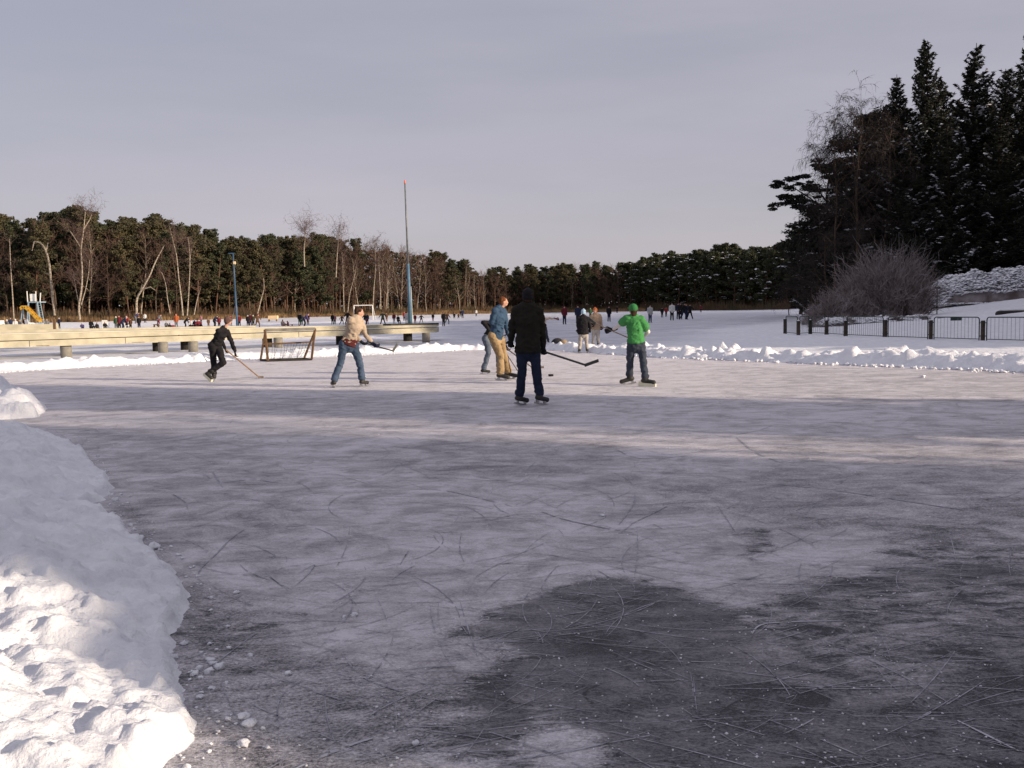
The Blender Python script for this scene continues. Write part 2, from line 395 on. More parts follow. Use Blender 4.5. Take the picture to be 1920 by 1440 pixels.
# grit shows most where the rime is thin
edge_n = rng_(tex(5.5, (.75, 1.5, 1), .2, 9, .72, .8), .32, .68, -.55, .55)
edge_g = mth('MULTIPLY', rng_(fa, .16, .34, 0, 1), rng_(fa, .42, .62, 1, 0))
F_ = mth('ADD', F_, mth('MULTIPLY', edge_n, edge_g))
F_ = mth('ADD', F_, mth('MULTIPLY', g2, rng_(fa, .45, .75, 1.0, .40)), True)
# thin skate-edge scratches: edges of warped cells
sc = F_
for (scale, rt, seed, th, amt) in ((.9, .3, 3.1, .010, .22), (1.7, 1.1, 7.7, .012, .16)):
    mp = N(t, 'ShaderNodeMapping'); mp.inputs['Rotation'].default_value = (0, 0, rt); mp.inputs['Location'].default_value = (seed, seed, 0); mp.inputs['Scale'].default_value = (.6, 1.3, 1)
    L(geo.outputs['Position'], mp.inputs[0])
    nz = N(t, 'ShaderNodeTexNoise'); nz.inputs['Scale'].default_value = .7; L(mp.outputs[0], nz.inputs['Vector'])
    va = N(t, 'ShaderNodeVectorMath', operation='SCALE'); va.inputs['Scale'].default_value = 2.2; L(nz.outputs['Color'], va.inputs[0])
    vb = N(t, 'ShaderNodeVectorMath', operation='ADD'); L(mp.outputs[0], vb.inputs[0]); L(va.outputs[0], vb.inputs[1])
    vo = N(t, 'ShaderNodeTexVoronoi', feature='DISTANCE_TO_EDGE'); vo.inputs['Scale'].default_value = scale; L(vb.outputs[0], vo.inputs['Vector'])
    ln = rng_(vo.outputs['Distance'], 0, th, amt, 0)
    gate = rng_(tex(.9, (1, 1, 1), seed, 3), .5, .6, 0, 1)
    sc = mth('SUBTRACT', sc, mth('MULTIPLY', ln, gate), True)
mx = N(t, 'ShaderNodeMix', data_type='RGBA'); mx.inputs[6].default_value = (.046, .044, .052, 1); mx.inputs[7].default_value = (.645, .62, .65, 1)
L(rng_(sc, 0.02, 1, 0, 1), mx.inputs[0]); L(mx.outputs[2], b.inputs['Base Color'])
L(rng_(sc, 0, .6, .38, .75), b.inputs['Roughness']); b.inputs['Specular IOR Level'].default_value = .22; b.inputs['IOR'].default_value = 1.31
bp = N(t, 'ShaderNodeBump'); bp.inputs['Strength'].default_value = .45; bp.inputs['Distance'].default_value = .012
hsum = mth('ADD', mth('MULTIPLY', sc, .8), mth('ADD', fine, grit))
L(hsum, bp.inputs['Height']); L(bp.outputs[0], b.inputs['Normal'])
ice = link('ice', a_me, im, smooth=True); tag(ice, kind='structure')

# ------------------------------------------------------------------ snow banks
def blobs(px_, py_, z, cx, cy, r, h):
    for x0, y0, rr, hh in zip(cx, cy, r, h):
        k = (np.abs(px_-x0) < rr) & (np.abs(py_-y0) < rr)
        if not k.any(): continue
        d2 = ((px_[k]-x0)**2+(py_[k]-y0)**2)/rr**2
        z[k] = np.maximum(z[k], hh*np.sqrt(np.clip(1-d2, 0, 1)) + (z[k]*.35))
    return z
def grid_mesh(name, X, Y, Z, keep, mats):
    ny, nx = X.shape; idx = np.arange(nx*ny).reshape(ny, nx)
    F = np.stack([idx[:-1, :-1], idx[:-1, 1:], idx[1:, 1:], idx[1:, :-1]], -1)
    k = keep[:-1, :-1] & keep[1:, 1:] & keep[:-1, 1:] & keep[1:, :-1]; F = F[k]
    used = np.unique(F); mp_ = np.full(nx*ny, -1); mp_[used] = np.arange(len(used))
    return link(name, np_mesh(name, np.stack([X, Y, Z], -1).reshape(-1, 3)[used], [mp_[F]]), mats, smooth=True)
def windrow(name, px0, px1, spec, seed, step=.055, back=.32):
    """a ploughed ridge of snow running along the far edge of the rink"""
    r = np.random.default_rng(seed)
    pk = [p for p in RINK_PX if px0 <= p[0] <= px1]
    P = np.array([tuple(at(*p).to_2d()) for p in pk]); seg = np.hypot(*(P[1:]-P[:-1]).T); arc = np.concatenate([[0], np.cumsum(seg)])
    n = int(arc[-1]/step); u = np.linspace(0, arc[-1], n)
    bx = np.interp(u, arc, P[:, 0]); by = np.interp(u, arc, P[:, 1]); pxu = np.interp(u, arc, [p[0] for p in pk])
    sp_ = np.array(spec); wd = np.interp(pxu, sp_[:, 0], sp_[:, 1]); hg = np.interp(pxu, sp_[:, 0], sp_[:, 2]); lm = np.interp(pxu, sp_[:, 0], sp_[:, 3])
    k = 61; ker = np.ones(k)/k; sm = lambda q: np.convolve(np.pad(q, k//2, 'edge'), ker, 'valid')
    bx = sm(bx); by = sm(by); tx = np.gradient(bx); ty = np.gradient(by); l = np.hypot(tx, ty); nxv, nyv = sm(-ty/l), sm(tx/l)
    v = np.arange(-.3, 3.9, step); U, V = np.meshgrid(u, v)
    V2 = V + .34*(fbm(U*.7, V*.7+3, seed, 4)-.5)*2 + .16*(fbm(U*3, V*3, seed+2)-.5)
    Wd, H, LM = (np.broadcast_to(q[None, :], U.shape) for q in (wd, hg, lm))
    Z0 = None; t_ = V2/Wd
    prof = sstep(0, .2, t_)*(1-(1-back)*sstep(.35, 1.0, t_))*(1-sstep(.9, 1.12, t_))
    hmod = .60+.95*(fbm(U*.5, V*.25, seed+5, 3)-.35)
    Z = H*prof*hmod + prof*.16*(fbm(U*2.5, V*2.5, seed+7)-.5) + prof*(.05+.09*LM)*(fbm(U*5.5, V*5.5, seed+8)-.5)
    for (den, r0, r1) in ((3.0, .12, .34), (16, .05, .16)):
        nb = int(arc[-1]*den); cu = r.uniform(0, arc[-1], nb); lu = np.interp(cu, u, lm); ok = r.random(nb) < lu/1.3; cu = cu[ok]
        cv = np.abs(r.normal(.05, .42, len(cu)))*np.interp(cu, u, wd); rad = r.uniform(r0, r1, len(cu))
        for x0, y0, q in zip(cu, cv, rad):
            i0, i1 = np.searchsorted(u, [x0-q*1.4, x0+q*1.4]); j0, j1 = np.searchsorted(v, [y0-q*1.4, y0+q*1.4])
            uu = U[j0:j1, i0:i1]-x0; vv = V[j0:j1, i0:i1]-y0
            if uu.size == 0: continue
            ww = q*(.7+.6*vnoise(np.arctan2(vv, uu)*1.5+x0*9, y0*7+uu*0, x0)); d2 = (uu**2+vv**2)/ww**2
            Z[j0:j1, i0:i1] += np.minimum(q, .22)*.5*np.clip(1-d2**1.5, 0, 1)*(.6+.8*vnoise(uu*9+x0, vv*9, y0))
    Z = np.where(t_ < -.02, np.minimum(Z, -.03), Z)
    X = bx[None, :]+nxv[None, :]*V; Y = by[None, :]+nyv[None, :]*V
    return grid_mesh(name, X, Y, Z-.012, (V > -.31) & (V < Wd*1.35), M['snow'])
RW = [(-200, 1.2, .27, .3), (420, 1.1, .26, .3), (650, 1.2, .29, .35), (900, .9, .23, .6), (1050, 1.2, .20, 1.0), (1150, 1.7, .24, 1.4), (1250, 2.2, .27, 1.6), (2100, 3.1, .31, 1.7)]
o = windrow('snow_ridge', -200, 2100, RW, 3); tag(o, kind='structure')

def bank(name, pts, box, step, H, rise, seed, lumps):
    r = np.random.default_rng(seed)
    X, Y = np.meshgrid(np.arange(box[0], box[1], step), np.arange(box[2], box[3], step))
    poly = W2(pts)
    s = poly_sd(X + .14*(fbm(X*3, Y*3, seed)-.5)+.05*(fbm(X*14, Y*14, seed)-.5), Y + .2*(fbm(X*3, Y*3, seed+4)-.5)+.06*(fbm(X*13, Y*13, seed+3)-.5), poly)
    k = sstep(0, rise, -s)
    Z = H*(.30*sstep(0, .10, -s)+.70*k)*(.75+.55*(fbm(X*1.1, Y*1.1, seed+1)-.4)) + .16*k*(fbm(X*2.6, Y*2.6, seed+2)-.5) + .20*k*(fbm(X*5, Y*5, seed+12, 6)-.5) + .10*sstep(0, .2, -s)*(fbm(X*5, Y*7, seed+3, 6)-.5)+ .045*sstep(0, .08, -s)*(fbm(X*20, Y*20, seed+6, 4)-.5)
    for (n, r0, r1, hh, region) in lumps:
        cx = r.uniform(region[0], region[1], n); cy = r.uniform(region[2], region[3], n)
        sdv = poly_sd(cx, cy, poly); q = sdv < .02; cx, cy = cx[q], cy[q]
        rr = r.uniform(r0, r1, len(cx))
        base = H*.9*sstep(0, rise, -sdv[q])
        for x0, y0, rad, b0 in zip(cx, cy, rr, base):
            kk = (np.abs(X-x0) < rad*1.2) & (np.abs(Y-y0) < rad*1.2)
            if not kk.any(): continue
            xx = X[kk]-x0; yy = Y[kk]-y0
            ww = rad*(.8+.4*vnoise(np.arctan2(yy, xx)*1.3+x0*9, x0*5+xx*0, y0))
            d2 = (xx**2+yy**2)/ww**2
            Z[kk] += hh*rad*np.clip(1-d2**1.6, 0, 1)*(.8+.4*vnoise(X[kk]*22, Y[kk]*22, seed))
    Z = Z*(.12+.88*sstep(0, .09, -s))
    return grid_mesh(name, X, Y, Z-.012, s < .03, M['snow'])
o = bank('snow_bank', [(-900, 800), (0, 792), (60, 806), (135, 832), (185, 872), (213, 915), (205, 940), (170, 944), (110, 950), (180, 958), (232, 985), (258, 1012), (305, 1055),
      (372, 1112), (352, 1165), (330, 1225), (348, 1290), (388, 1345), (372, 1392), (300, 1440), (230, 1520), (-300, 2400), (-1600, 2400)],
      (-9, -.8, 1.6, 13.6), .02, .36, .9, 5, [(50, .07, .24, .26, (-4.5, -.9, 2.2, 5.2)), (800, .015, .05, .55, (-4, -.9, 2.2, 5.4)), (300, .05, .14, .22, (-8, -1.5, 5, 13)), (1300, .02, .06, .45, (-8, -1.5, 4, 13))])
tag(o, kind='structure')
o = bank('snow_bank', [(-300, 735), (0, 742), (60, 752), (92, 768), (70, 783), (0, 788), (-300, 800)], (-16, -7, 11, 19), .03, .40, .6, 9, [(80, .08, .25, .5, (-13, -7, 12, 18)), (60, .04, .1, .6, (-12, -7, 12, 17))])
tag(o, kind='structure')

# crumbs and clods thrown from the banks on to the ice
def clods(name, pts, seed):
    r = np.random.default_rng(seed); bm = bmesh.new(); bmesh.ops.create_icosphere(bm, subdivisions=2, radius=1)
    bv = np.array([v.co[:] for v in bm.verts]); bf = np.array([[v.index for v in f.verts] for f in bm.faces]); bm.free()
    V = []; F = []
    for i, (x, y, s) in enumerate(pts):
        q = bv*(1+1.1*(vnoise(bv[:, 0]*2.3+i*3.1, bv[:, 1]*2.3, bv[:, 2]*2.3+i)-.5)[:, None])
        q = q*s*np.array([r.uniform(.8, 1.3), r.uniform(.8, 1.3), r.uniform(.5, .85)])
        a = r.uniform(0, 6.28); ca, sa = math.cos(a), math.sin(a)
        q = np.stack([q[:, 0]*ca-q[:, 1]*sa+x, q[:, 0]*sa+q[:, 1]*ca+y, q[:, 2]+s*.35], -1)
        V.append(q); F.append(bf+i*len(bv))
    return link(name, np_mesh(name, np.concatenate(V), [np.concatenate(F)]), M['snow'], smooth=False)
r = np.random.default_rng(4); P = []
edge = W2([(0, 792), (60, 806), (135, 832), (185, 872), (213, 915), (205, 940), (180, 958), (232, 985), (258, 1012), (305, 1055), (372, 1112), (352, 1165), (330, 1225), (348, 1290), (388, 1345), (372, 1392), (300, 1440)])
for _ in range(200):
    i = r.integers(0, len(edge)-1); q = r.random(); e = np.array(edge[i])*(1-q)+np.array(edge[i+1])*q
    off = abs(r.normal(0, .12)); P.append((e[0]+off*.9+r.normal(0, .03), e[1]+r.normal(0, .06)-off*.1, min(.03, .003+abs(r.normal(0, .0055))*(1 if r.random() < .85 else 2.6))))
for (px, py, s) in [(412, 1253, .028), (400, 1246, .018), (374, 1255, .016), (540, 1265, .016), (457, 1398, .022), (235, 1417, .028), (285, 1415, .02), (665, 1155, .022), (645, 1158, .012), (470, 1230, .012),
                    (290, 1028, .04), (263, 1012, .03), (1130, 968, .02), (345, 1385, .03), (215, 940, .03), (1730, 708, .05), (560, 940, .012), (780, 1395, .012), (395, 1240, .02)]:
    v = at(px, py); P.append((v.x, v.y, s))
for _ in range(520):
    px = r.uniform(700, 1900); py = r.uniform(1080, 1440); v = at(px, py); P.append((v.x, v.y, r.uniform(.0015, .0045)))
for _ in range(350):
    px = r.uniform(0, 1900); py = r.uniform(700, 1440); v = at(px, py); P.append((v.x, v.y, r.uniform(.002, .006)*(1 if py > 900 else 1.6)))
fe = [tuple(p) for p in rinkfar]
for _ in range(900):
    i = r.integers(0, len(fe)-1); q = r.random(); e = np.array(fe[i])*(1-q)+np.array(fe[i+1])*q
    P.append((e[0]+r.normal(0, .1), e[1]-abs(r.normal(0, .35))+.1, r.uniform(.012, .05)*(1.2 if e[0] > 3 else .7)))
o = clods('snow_clods', P, 2); tag(o, 'crumbs and clods of snow scattered over the ice along the banks', 'snow', kind='stuff')

# grooves cut by skates: thin broken ribbons lying on the ice
gm_d = mat('cut ice', (.2, .2, .23), (.36, .36, .4), 14, .5, coord='Object', lo=.4, hi=.6)
gm_l = mat('scraped ice', (.46, .46, .50), (.34, .34, .38), 14, .8, coord='Object')
V = []; F = []; MI = []
def ribbon(pts, w_, mi, z=.0045):
    P = np.array(pts); n = len(P); t_ = np.gradient(P, axis=0); t_ /= np.linalg.norm(t_, axis=1)[:, None]+1e-9
    nn = np.stack([-t_[:, 1], t_[:, 0]], -1); ww = w_*np.sin(np.linspace(.08, math.pi-.08, n))**.6
    ww = ww*(.5+vnoise(np.arange(n)*.9, P[:, 0]*3, P[0, 1]))
    b0 = sum(len(v) for v in V)
    A = P+nn*ww[:, None]/2; B = P-nn*ww[:, None]/2
    V.append(np.concatenate([np.c_[A, np.full(n, z)], np.c_[B, np.full(n, z)]]))
    i = np.arange(n-1); gap = vnoise(i*.37+P[0, 0]*7, i*0+P[0, 1]*3) < .72
    i = i[gap]
    F.append(np.stack([b0+i, b0+i+1, b0+n+i+1, b0+n+i], -1)); MI.append(np.full(len(i), mi))
def arc_world(p, ang, L_, curv, n=40):
    s = np.linspace(0, L_, n); th = ang+curv*s
    x = p[0]+np.cumsum(np.cos(th))*L_/n; y = p[1]+np.cumsum(np.sin(th))*L_/n
    return np.stack([x, y], -1)
def sp(pxs, n=14):
    Q = np.array([tuple(at(*p).to_2d()) for p in pxs]); k = len(Q); tt = np.linspace(0, k-1, n*(k-1))
    out_ = []
    for t0 in tt:
        i = min(int(t0), k-2); f = t0-i; p0 = Q[max(i-1, 0)]; p1 = Q[i]; p2 = Q[i+1]; p3 = Q[min(i+2, k-1)]
        out_.append(.5*((2*p1)+(-p0+p2)*f+(2*p0-5*p1+4*p2-p3)*f*f+(-p0+3*p1-3*p2+p3)*f**3))
    return np.array(out_)
for pts, w_, mi in [([(545, 970), (480, 985), (440, 1005), (405, 1040), (378, 1065), (372, 1085), (385, 1095)], .018, 0), ([(480, 1025), (515, 1042), (505, 1050)], .014, 0),
        ([(395, 880), (405, 895), (418, 915)], .03, 0), ([(320, 925), (345, 940), (352, 955)], .02, 0), ([(450, 1060), (470, 1075), (510, 1090)], .015, 0), ([(560, 1075), (590, 1060), (575, 1080), (553, 1100)], .012, 0),
        ([(753, 917), (830, 920), (900, 935), (960, 950)], .022, 0), ([(1015, 960), (1060, 975), (1130, 990), (1190, 1000)], .028, 0), ([(1190, 925), (1188, 945), (1160, 985)], .02, 0), ([(1180, 985), (1220, 965), (1290, 930)], .018, 0),
        ([(1195, 1000), (1195, 1040), (1190, 1080)], .012, 0), ([(750, 1060), (765, 1035), (755, 1050)], .012, 0), ([(865, 1000), (862, 1030), (870, 1055)], .012, 0), ([(640, 1225), (680, 1270), (760, 1300), (830, 1315)], .012, 0),
        ([(530, 1440), (522, 1380), (522, 1320), (545, 1290), (600, 1262)], .010, 0), ([(608, 1265), (612, 1340), (630, 1400)], .008, 0), ([(880, 1205), (960, 1185), (1060, 1180)], .010, 0), ([(1790, 1350), (1850, 1380), (1910, 1410)], .02, 1),
        ([(1410, 1190), (1440, 1170), (1580, 1165)], .02, 1), ([(1120, 1070), (1170, 1100)], .012, 0), ([(935, 1133), (980, 1145)], .01, 0), ([(1430, 905), (1600, 925), (1760, 950), (1850, 962)], .04, 0), ([(1380, 820), (1420, 850), (1470, 870)], .03, 0),
        ([(1150, 840), (1200, 860), (1290, 855)], .03, 0), ([(500, 740), (515, 755), (520, 765)], .03, 0), ([(550, 1445), (640, 1405), (700, 1385)], .03, 1), ([(420, 905), (470, 900), (520, 905)], .05, 1), ([(1340, 940), (1380, 1000)], .01, 0)]:
    ribbon(sp(pts), w_*.6, mi)
DK = W2([(985, 1240), (1150, 1105), (1560, 1095), (2100, 1060), (2100, 1560), (1130, 1560), (800, 1370)])
for k in range(1700):
    px = r.uniform(-50, 1970); py = 740+700*r.random()**1.5; p = at(px, py).to_2d()
    if poly_sd(np.array([p.x]), np.array([p.y]), [tuple(e) for e in edge]+[(-9, 1), (-9, 14)])[0] < .1: continue
    if poly_sd(np.array([p.x]), np.array([p.y]), DK)[0] < .1 and r.random() < .5: continue
    L_ = r.uniform(.15, .9)*(1+p.y*.08); curv = r.normal(0, .6)
    ribbon(arc_world(p, r.uniform(0, 6.28) if r.random() < .5 else r.normal(0, .5), L_, curv, 36), r.uniform(.0012, .0042)*(1+p.y*.09), 0 if r.random() < .9 else 1)
me = np_mesh('skate_marks', np.concatenate(V), [np.concatenate(F)], np.concatenate(MI))
o = link('skate_marks', me, [gm_d, gm_l]); tag(o, 'curved thin cuts left by skate blades in the grey ice', 'skate marks', kind='stuff')
# ------------------------------------------------------------------ trees
def tufts(cent, nrm_bias, size, r, elong=1.0, cnt=1):
    """flat leaf-sized diamonds scattered at the given points"""
    n = len(cent); a = r.normal(0, 1, (n, 3)); a[:, 2] *= nrm_bias; a /= np.linalg.norm(a, axis=1)[:, None]+1e-9
    b = r.normal(0, 1, (n, 3)); b = np.cross(a, b); b /= np.linalg.norm(b, axis=1)[:, None]+1e-9
    s = (size*r.uniform(.6, 1.4, n))[:, None]
    V = np.stack([cent-a*s*elong, cent-b*s*.5, cent+a*s*elong, cent+b*s*.5], 1).reshape(-1, 3)
    i = np.arange(n)*4; return V, np.stack([i, i+1, i+2, i+3], -1)
class TM:
    def __init__(s): s.V = []; s.F = []; s.n = 0; s.mi = []
    def add(s, V, F, mi=0):
        if len(F) == 0: return
        s.V.append(V); s.F.append(F+s.n); s.n += len(V); s.mi.append(np.full(len(F), mi))
    def tube(s, pts, rad, k=5, mi=0):
        P = np.array(pts, float); n = len(P); T = np.gradient(P, axis=0); T /= np.linalg.norm(T, axis=1)[:, None]+1e-9
        ref = np.array([.31, .87, .2]); U = np.cross(T, ref); U /= np.linalg.norm(U, axis=1)[:, None]+1e-9; W = np.cross(T, U)
        th = np.arange(k)*2*math.pi/k; rad = np.broadcast_to(np.asarray(rad, float), (n,))
        V = P[:, None, :]+rad[:, None, None]*(np.cos(th)[None, :, None]*U[:, None, :]+np.sin(th)[None, :, None]*W[:, None, :])
        i = np.arange(n-1)[:, None]*k+np.arange(k)[None, :]; j = np.arange(n-1)[:, None]*k+(np.arange(k)[None, :]+1) % k
        s.add(V.reshape(-1, 3), np.stack([i, j, j+k, i+k], -1).reshape(-1, 4), mi)
    def twig(s, pts, w0, r, mi=0):
        P = np.array(pts, float); n = len(P); T = P[-1]-P[0]; u = np.cross(T, r.normal(0, 1, 3)); u /= np.linalg.norm(u)+1e-9
        ww = np.linspace(w0, w0*.35, n)[:, None]*.5
        i = np.arange(n-1); s.add(np.concatenate([P-u*ww, P+u*ww]), np.stack([i, i+1, n+i+1, n+i], -1), mi)
    def mesh(s, name):
        q = [i for i in range(len(s.F)) if s.F[i].shape[1] == 4]; t3 = [i for i in range(len(s.F)) if s.F[i].shape[1] == 3]
        fl = [np.concatenate([s.F[i] for i in g]) for g in (q, t3) if g]
        return np_mesh(name, np.concatenate(s.V), fl, np.concatenate([s.mi[i] for i in q+t3]))
def wander(p, d, L_, n, r, wob=.15, grav=0.0):
    P = [np.array(p, float)]; d = np.array(d, float); d /= np.linalg.norm(d)
    for _ in range(n):
        d = d+r.normal(0, wob, 3); d[2] += grav; d /= np.linalg.norm(d); P.append(P[-1]+d*L_/n)
    return np.array(P)
def snowcaps(cent, size, r):
    """small lumps of snow lying on the boughs: shallow six-sided caps"""
    n = len(cent); k = 6; th = np.arange(k)*2*math.pi/k
    sx = size*r.uniform(.6, 1.6, n); rot = r.uniform(0, 6.28, n); el = r.uniform(.35, .8, n)
    ring = np.stack([np.cos(th)[None]*sx[:, None], np.sin(th)[None]*(sx*el)[:, None], np.zeros((n, k))-.02], -1)
    c, s_ = np.cos(rot)[:, None], np.sin(rot)[:, None]
    rx = ring[..., 0]*c-ring[..., 1]*s_; ry = ring[..., 0]*s_+ring[..., 1]*c
    sl = r.normal(0, .35, (n, 1))
    ring = np.stack([rx, ry, ring[..., 2]+rx*sl], -1)+cent[:, None, :]
    top = cent[:, None, :]+np.array([0, 0, 1])*(sx*.35)[:, None, None]
    V = np.concatenate([ring, top], 1).reshape(-1, 3)
    i = (np.arange(n)*(k+1))[:, None]; j = np.arange(k)[None]
    F = np.stack([i+j, i+(j+1) % k, i+k+0*j], -1).reshape(-1, 3)
    return V, F
def pine_proto(seed, H=14.0, spread=3.0, base=.38, dens=1.0, snow=0.0, lean=0.0, size=.165):
    """Scots pine: bare reddish trunk, ragged clumped crown"""
    r = np.random.default_rng(seed); tr = TM(); cw = TM()
    top = wander((0, 0, -.3), (lean, 0, 1), H*.97, 12, r, .045)
    top[:, 2] = np.linspace(-.3, H*.96, 13)
    tr.tube(top, np.linspace(H*.014, H*.004, 13), 7)
    pts = []; caps = []
    nb = int(34*dens)
    for i in range(nb):
        f = base+(1-base)*((i+.5)/nb)**.85; k = f*12; i0 = int(min(k, 11)); p = top[i0]*(1-(k-i0))+top[i0+1]*(k-i0)
        a = r.uniform(0, 6.28); rel = (f-base)/(1-base)
        L_ = spread*(.45+.9*math.sin(math.pi*min(1, .18+rel*.75)))*r.uniform(.55, 1.15)*(1.1-rel*.55)
        br = wander(p, (math.cos(a), math.sin(a), .12+.55*rel), L_, 5, r, .16, .05)
        tr.tube(br, np.linspace(.05+.03*(1-rel), .015, 6), 4)
        for q in (br[2], br[3], br[4], br[5], br[5]+r.normal(0, .25, 3)):
            if r.random() < .12: continue
            c = q+r.normal(0, .18, 3); rad = r.uniform(.35, .75)*(H/14)*(.8+.2*dens)
            n = int(46*dens*(rad/.5)**1.5*(.2/size)**1.3)
            d = r.normal(0, 1, (n, 3)); d /= np.linalg.norm(d, axis=1)[:, None]; d *= ((r.random(n)**.5+.35*r.random(n)**6)*rad)[:, None]; d[:, 2] *= .55
            pts.append(c+d)
            if r.random() < snow:
                m_ = 5; e = r.normal(0, rad*.5, (m_, 3)); e[:, 2] = rad*.38; caps.append(c+e)
    pts = np.concatenate(pts); V, F = tufts(pts, .8, size, r, 1.0); cw.add(V, F, 0)
    for _ in range(int(12)):      # dead stubs low on the trunk
        f = r.uniform(.05, max(base, .1)); p = top[int(f*12)]; a = r.uniform(0, 6.28)
        tr.twig(wander(p, (math.cos(a), math.sin(a), -.05), r.uniform(.5, 1.6), 3, r, .2), .05, r)
    return tr, cw, (np.concatenate(caps) if caps else None)
def bare_proto(seed, H=13.0, spread=.28, fork=.35, dens=1.0, wob=.09, droop=0.0, thick=.011, levels=3, tw=.028, up=.75, trunkpts=None):
    """leafless birch or oak: trunk and main limbs in one mesh, twigs as the crown"""
    r = np.random.default_rng(seed); tr = TM(); cw = TM()
    if trunkpts is None:
        P = wander((0, 0, -.3), (r.normal(0, .05), r.normal(0, .05), 1), H*.85, 12, r, wob*.5, .04)
    else: P = np.array(trunkpts, float)
    n = len(P)
    tr.tube(P, np.linspace(H*thick, H*.0016, n), 7)
    def grow(p, d, L_, lev, w_):
        g = (.05 if lev < 2 else 0)-droop*(1+lev)
        br = wander(p, d, L_, 5, r, wob*1.6, g)
        if lev == 1: tr.tube(br, np.linspace(w_, w_*.3, 6), 4)
        else: cw.twig(br, w_, r)
        if lev < levels:
            for _ in range(int((7 if lev == 1 else 6)*dens)):
                k = r.integers(1, 6); q = br[k]; dd = (br[k]-br[k-1]); dd /= np.linalg.norm(dd)+1e-9
                grow(q, dd+r.normal(0, .55, 3)+np.array([0, 0, .15]), L_*r.uniform(.35, .62), lev+1, max(tw, w_*.45))
    nb = int(17*dens)
    for i in range(nb):
        f = fork+(1-fork)*(i+.5)/nb; k = f*(n-1); i0 = int(min(k, n-2)); p = P[i0]*(1-(k-i0))+P[i0+1]*(k-i0)
        a = r.uniform(0, 6.28); L_ = H*spread*(1.15-f*.75)*r.uniform(.7, 1.2)
        grow(p, (math.cos(a), math.sin(a), up+f*.6), L_, 1, max(.03, H*.0042*(1.2-f)))
    for _ in range(int(10*dens)): grow(P[-1-r.integers(0, 2)], r.normal(0, .4, 3)+np.array([0, 0, 1]), H*.13, 2, tw)
    return tr, cw, None
def spruce_proto(seed, H=20.0, rad=3.4, dens=1.0, snow=.25, droop=.28, low=.04, top_open=1.0, size=.16):
    r = np.random.default_rng(seed); tr = TM(); cw = TM()
    P = wander((0, 0, -.3), (0, 0, 1), H, 10, r, .012); P[:, 2] = np.linspace(-.3, H, 11)
    tr.tube(P, np.linspace(H*.013, .02, 11), 7); pts = []; caps = []
    z = H*low
    while z < H*.985:
        f = z/H; R_ = rad*(1-f)**.8*(.85+.3*r.random())+.12; nb = int((6+6*(1-f))*dens)
        x0 = np.interp(z, P[:, 2], P[:, 0]); y0 = np.interp(z, P[:, 2], P[:, 1])
        for b in range(nb):
            a = r.uniform(0, 6.28); L_ = R_*r.uniform(.6, 1.25); up = .55*f-droop*(1-f)
            n = 7; s_ = np.linspace(0, 1, n); zz = z+L_*(up*s_-.30*s_*(1-s_)*2+.16*s_**2*2)
            bx = x0+math.cos(a)*L_*s_; by = y0+math.sin(a)*L_*s_
            br = np.stack([bx, by, zz+r.normal(0, .04, n)], -1)
            if L_ > .7: tr.tube(br, np.linspace(.035, .008, n), 3)
            m_ = int(max(8, 34*L_*dens*(.16/size)))
            q = r.random(m_)**.75; k = q*(n-1); i0 = np.minimum(k.astype(int), n-2); c = br[i0]*(1-(k-i0))[:, None]+br[i0+1]*(k-i0)[:, None]
            wd = L_*.30*(1.05-q); side = r.normal(0, 1, m_)*wd
            c = c+np.stack([-math.sin(a)*side, math.cos(a)*side, -np.abs(side)*.35-r.random(m_)*.12*L_**.5], -1)
            pts.append(c)
            if r.random() < snow*(1 if f < .75 else .4) and L_ > .5:
                m2 = int(10+22*L_/rad); q = r.uniform(.3, 1, m2); k = q*(n-1); i0 = np.minimum(k.astype(int), n-2)
                c = br[i0]*(1-(k-i0))[:, None]+br[i0+1]*(k-i0)[:, None]; side = r.normal(0, .055*L_, m2)
                caps.append(c+np.stack([-math.sin(a)*side, math.cos(a)*side, .05+0*side], -1))
        z += H*.0165*r.uniform(.8, 1.3)/max(dens, .6)
    pts = np.concatenate(pts); V, F = tufts(pts, .55, size, r, 1.9); cw.add(V, F, 0)
    return tr, cw, (np.concatenate(caps) if caps else None)
def tree_obj(kind, proto, mats, loc, rz, sc, label, cat, group=None, snow=None):
    o = empty(kind, loc, label, cat, group, rz); o.scale = sc if isinstance(sc, (tuple, list)) else (sc, sc, sc)
    a = bpy.data.objects.new('trunk', proto[0]); b = bpy.data.objects.new('crown', proto[1])
    for q in (a, b): C.objects.link(q); q.parent = o
    return o
def finish(p, mt, mc, snow_size=0, seed=0):
    tr, cw, caps = p
    if snow_size and caps is not None:
        V, F = snowcaps(caps, snow_size, np.random.default_rng(seed)); cw.add(V, F, 1)
    a = tr.mesh('trunk'); b = cw.mesh('crown'); a.materials.append(mt); b.materials.append(mc); b.materials.append(M['snow'])
    return (a, b)
H0 = 14.0
PINES = [finish(pine_proto(s, H0, sp_, b_, d_), M['pinebark'], mm_) for s, sp_, b_, d_, mm_ in
         [(1, 2.6, .30, 1.0, M['pine']), (2, 3.1, .22, 1.1, M['pine2']), (3, 2.2, .38, .9, M['pine']), (4, 2.9, .28, 1.2, M['pine2']), (5, 2.5, .18, 1.1, M['pine'])]]
SPINES = [finish(pine_proto(s, H0, sp_, b_, 1.1, snow=.17), M['pinebark'], M['pine'], .28, s) for s, sp_, b_ in [(21, 3.0, .12), (22, 3.4, .08), (23, 2.6, .2)]]
BIRCH = [finish(bare_proto(s, 13, .24, .34, d_, thick=.0085), M['birch'], M['twig']) for s, d_ in [(31, 1.0), (32, .85), (33, 1.1), (34, .9)]]
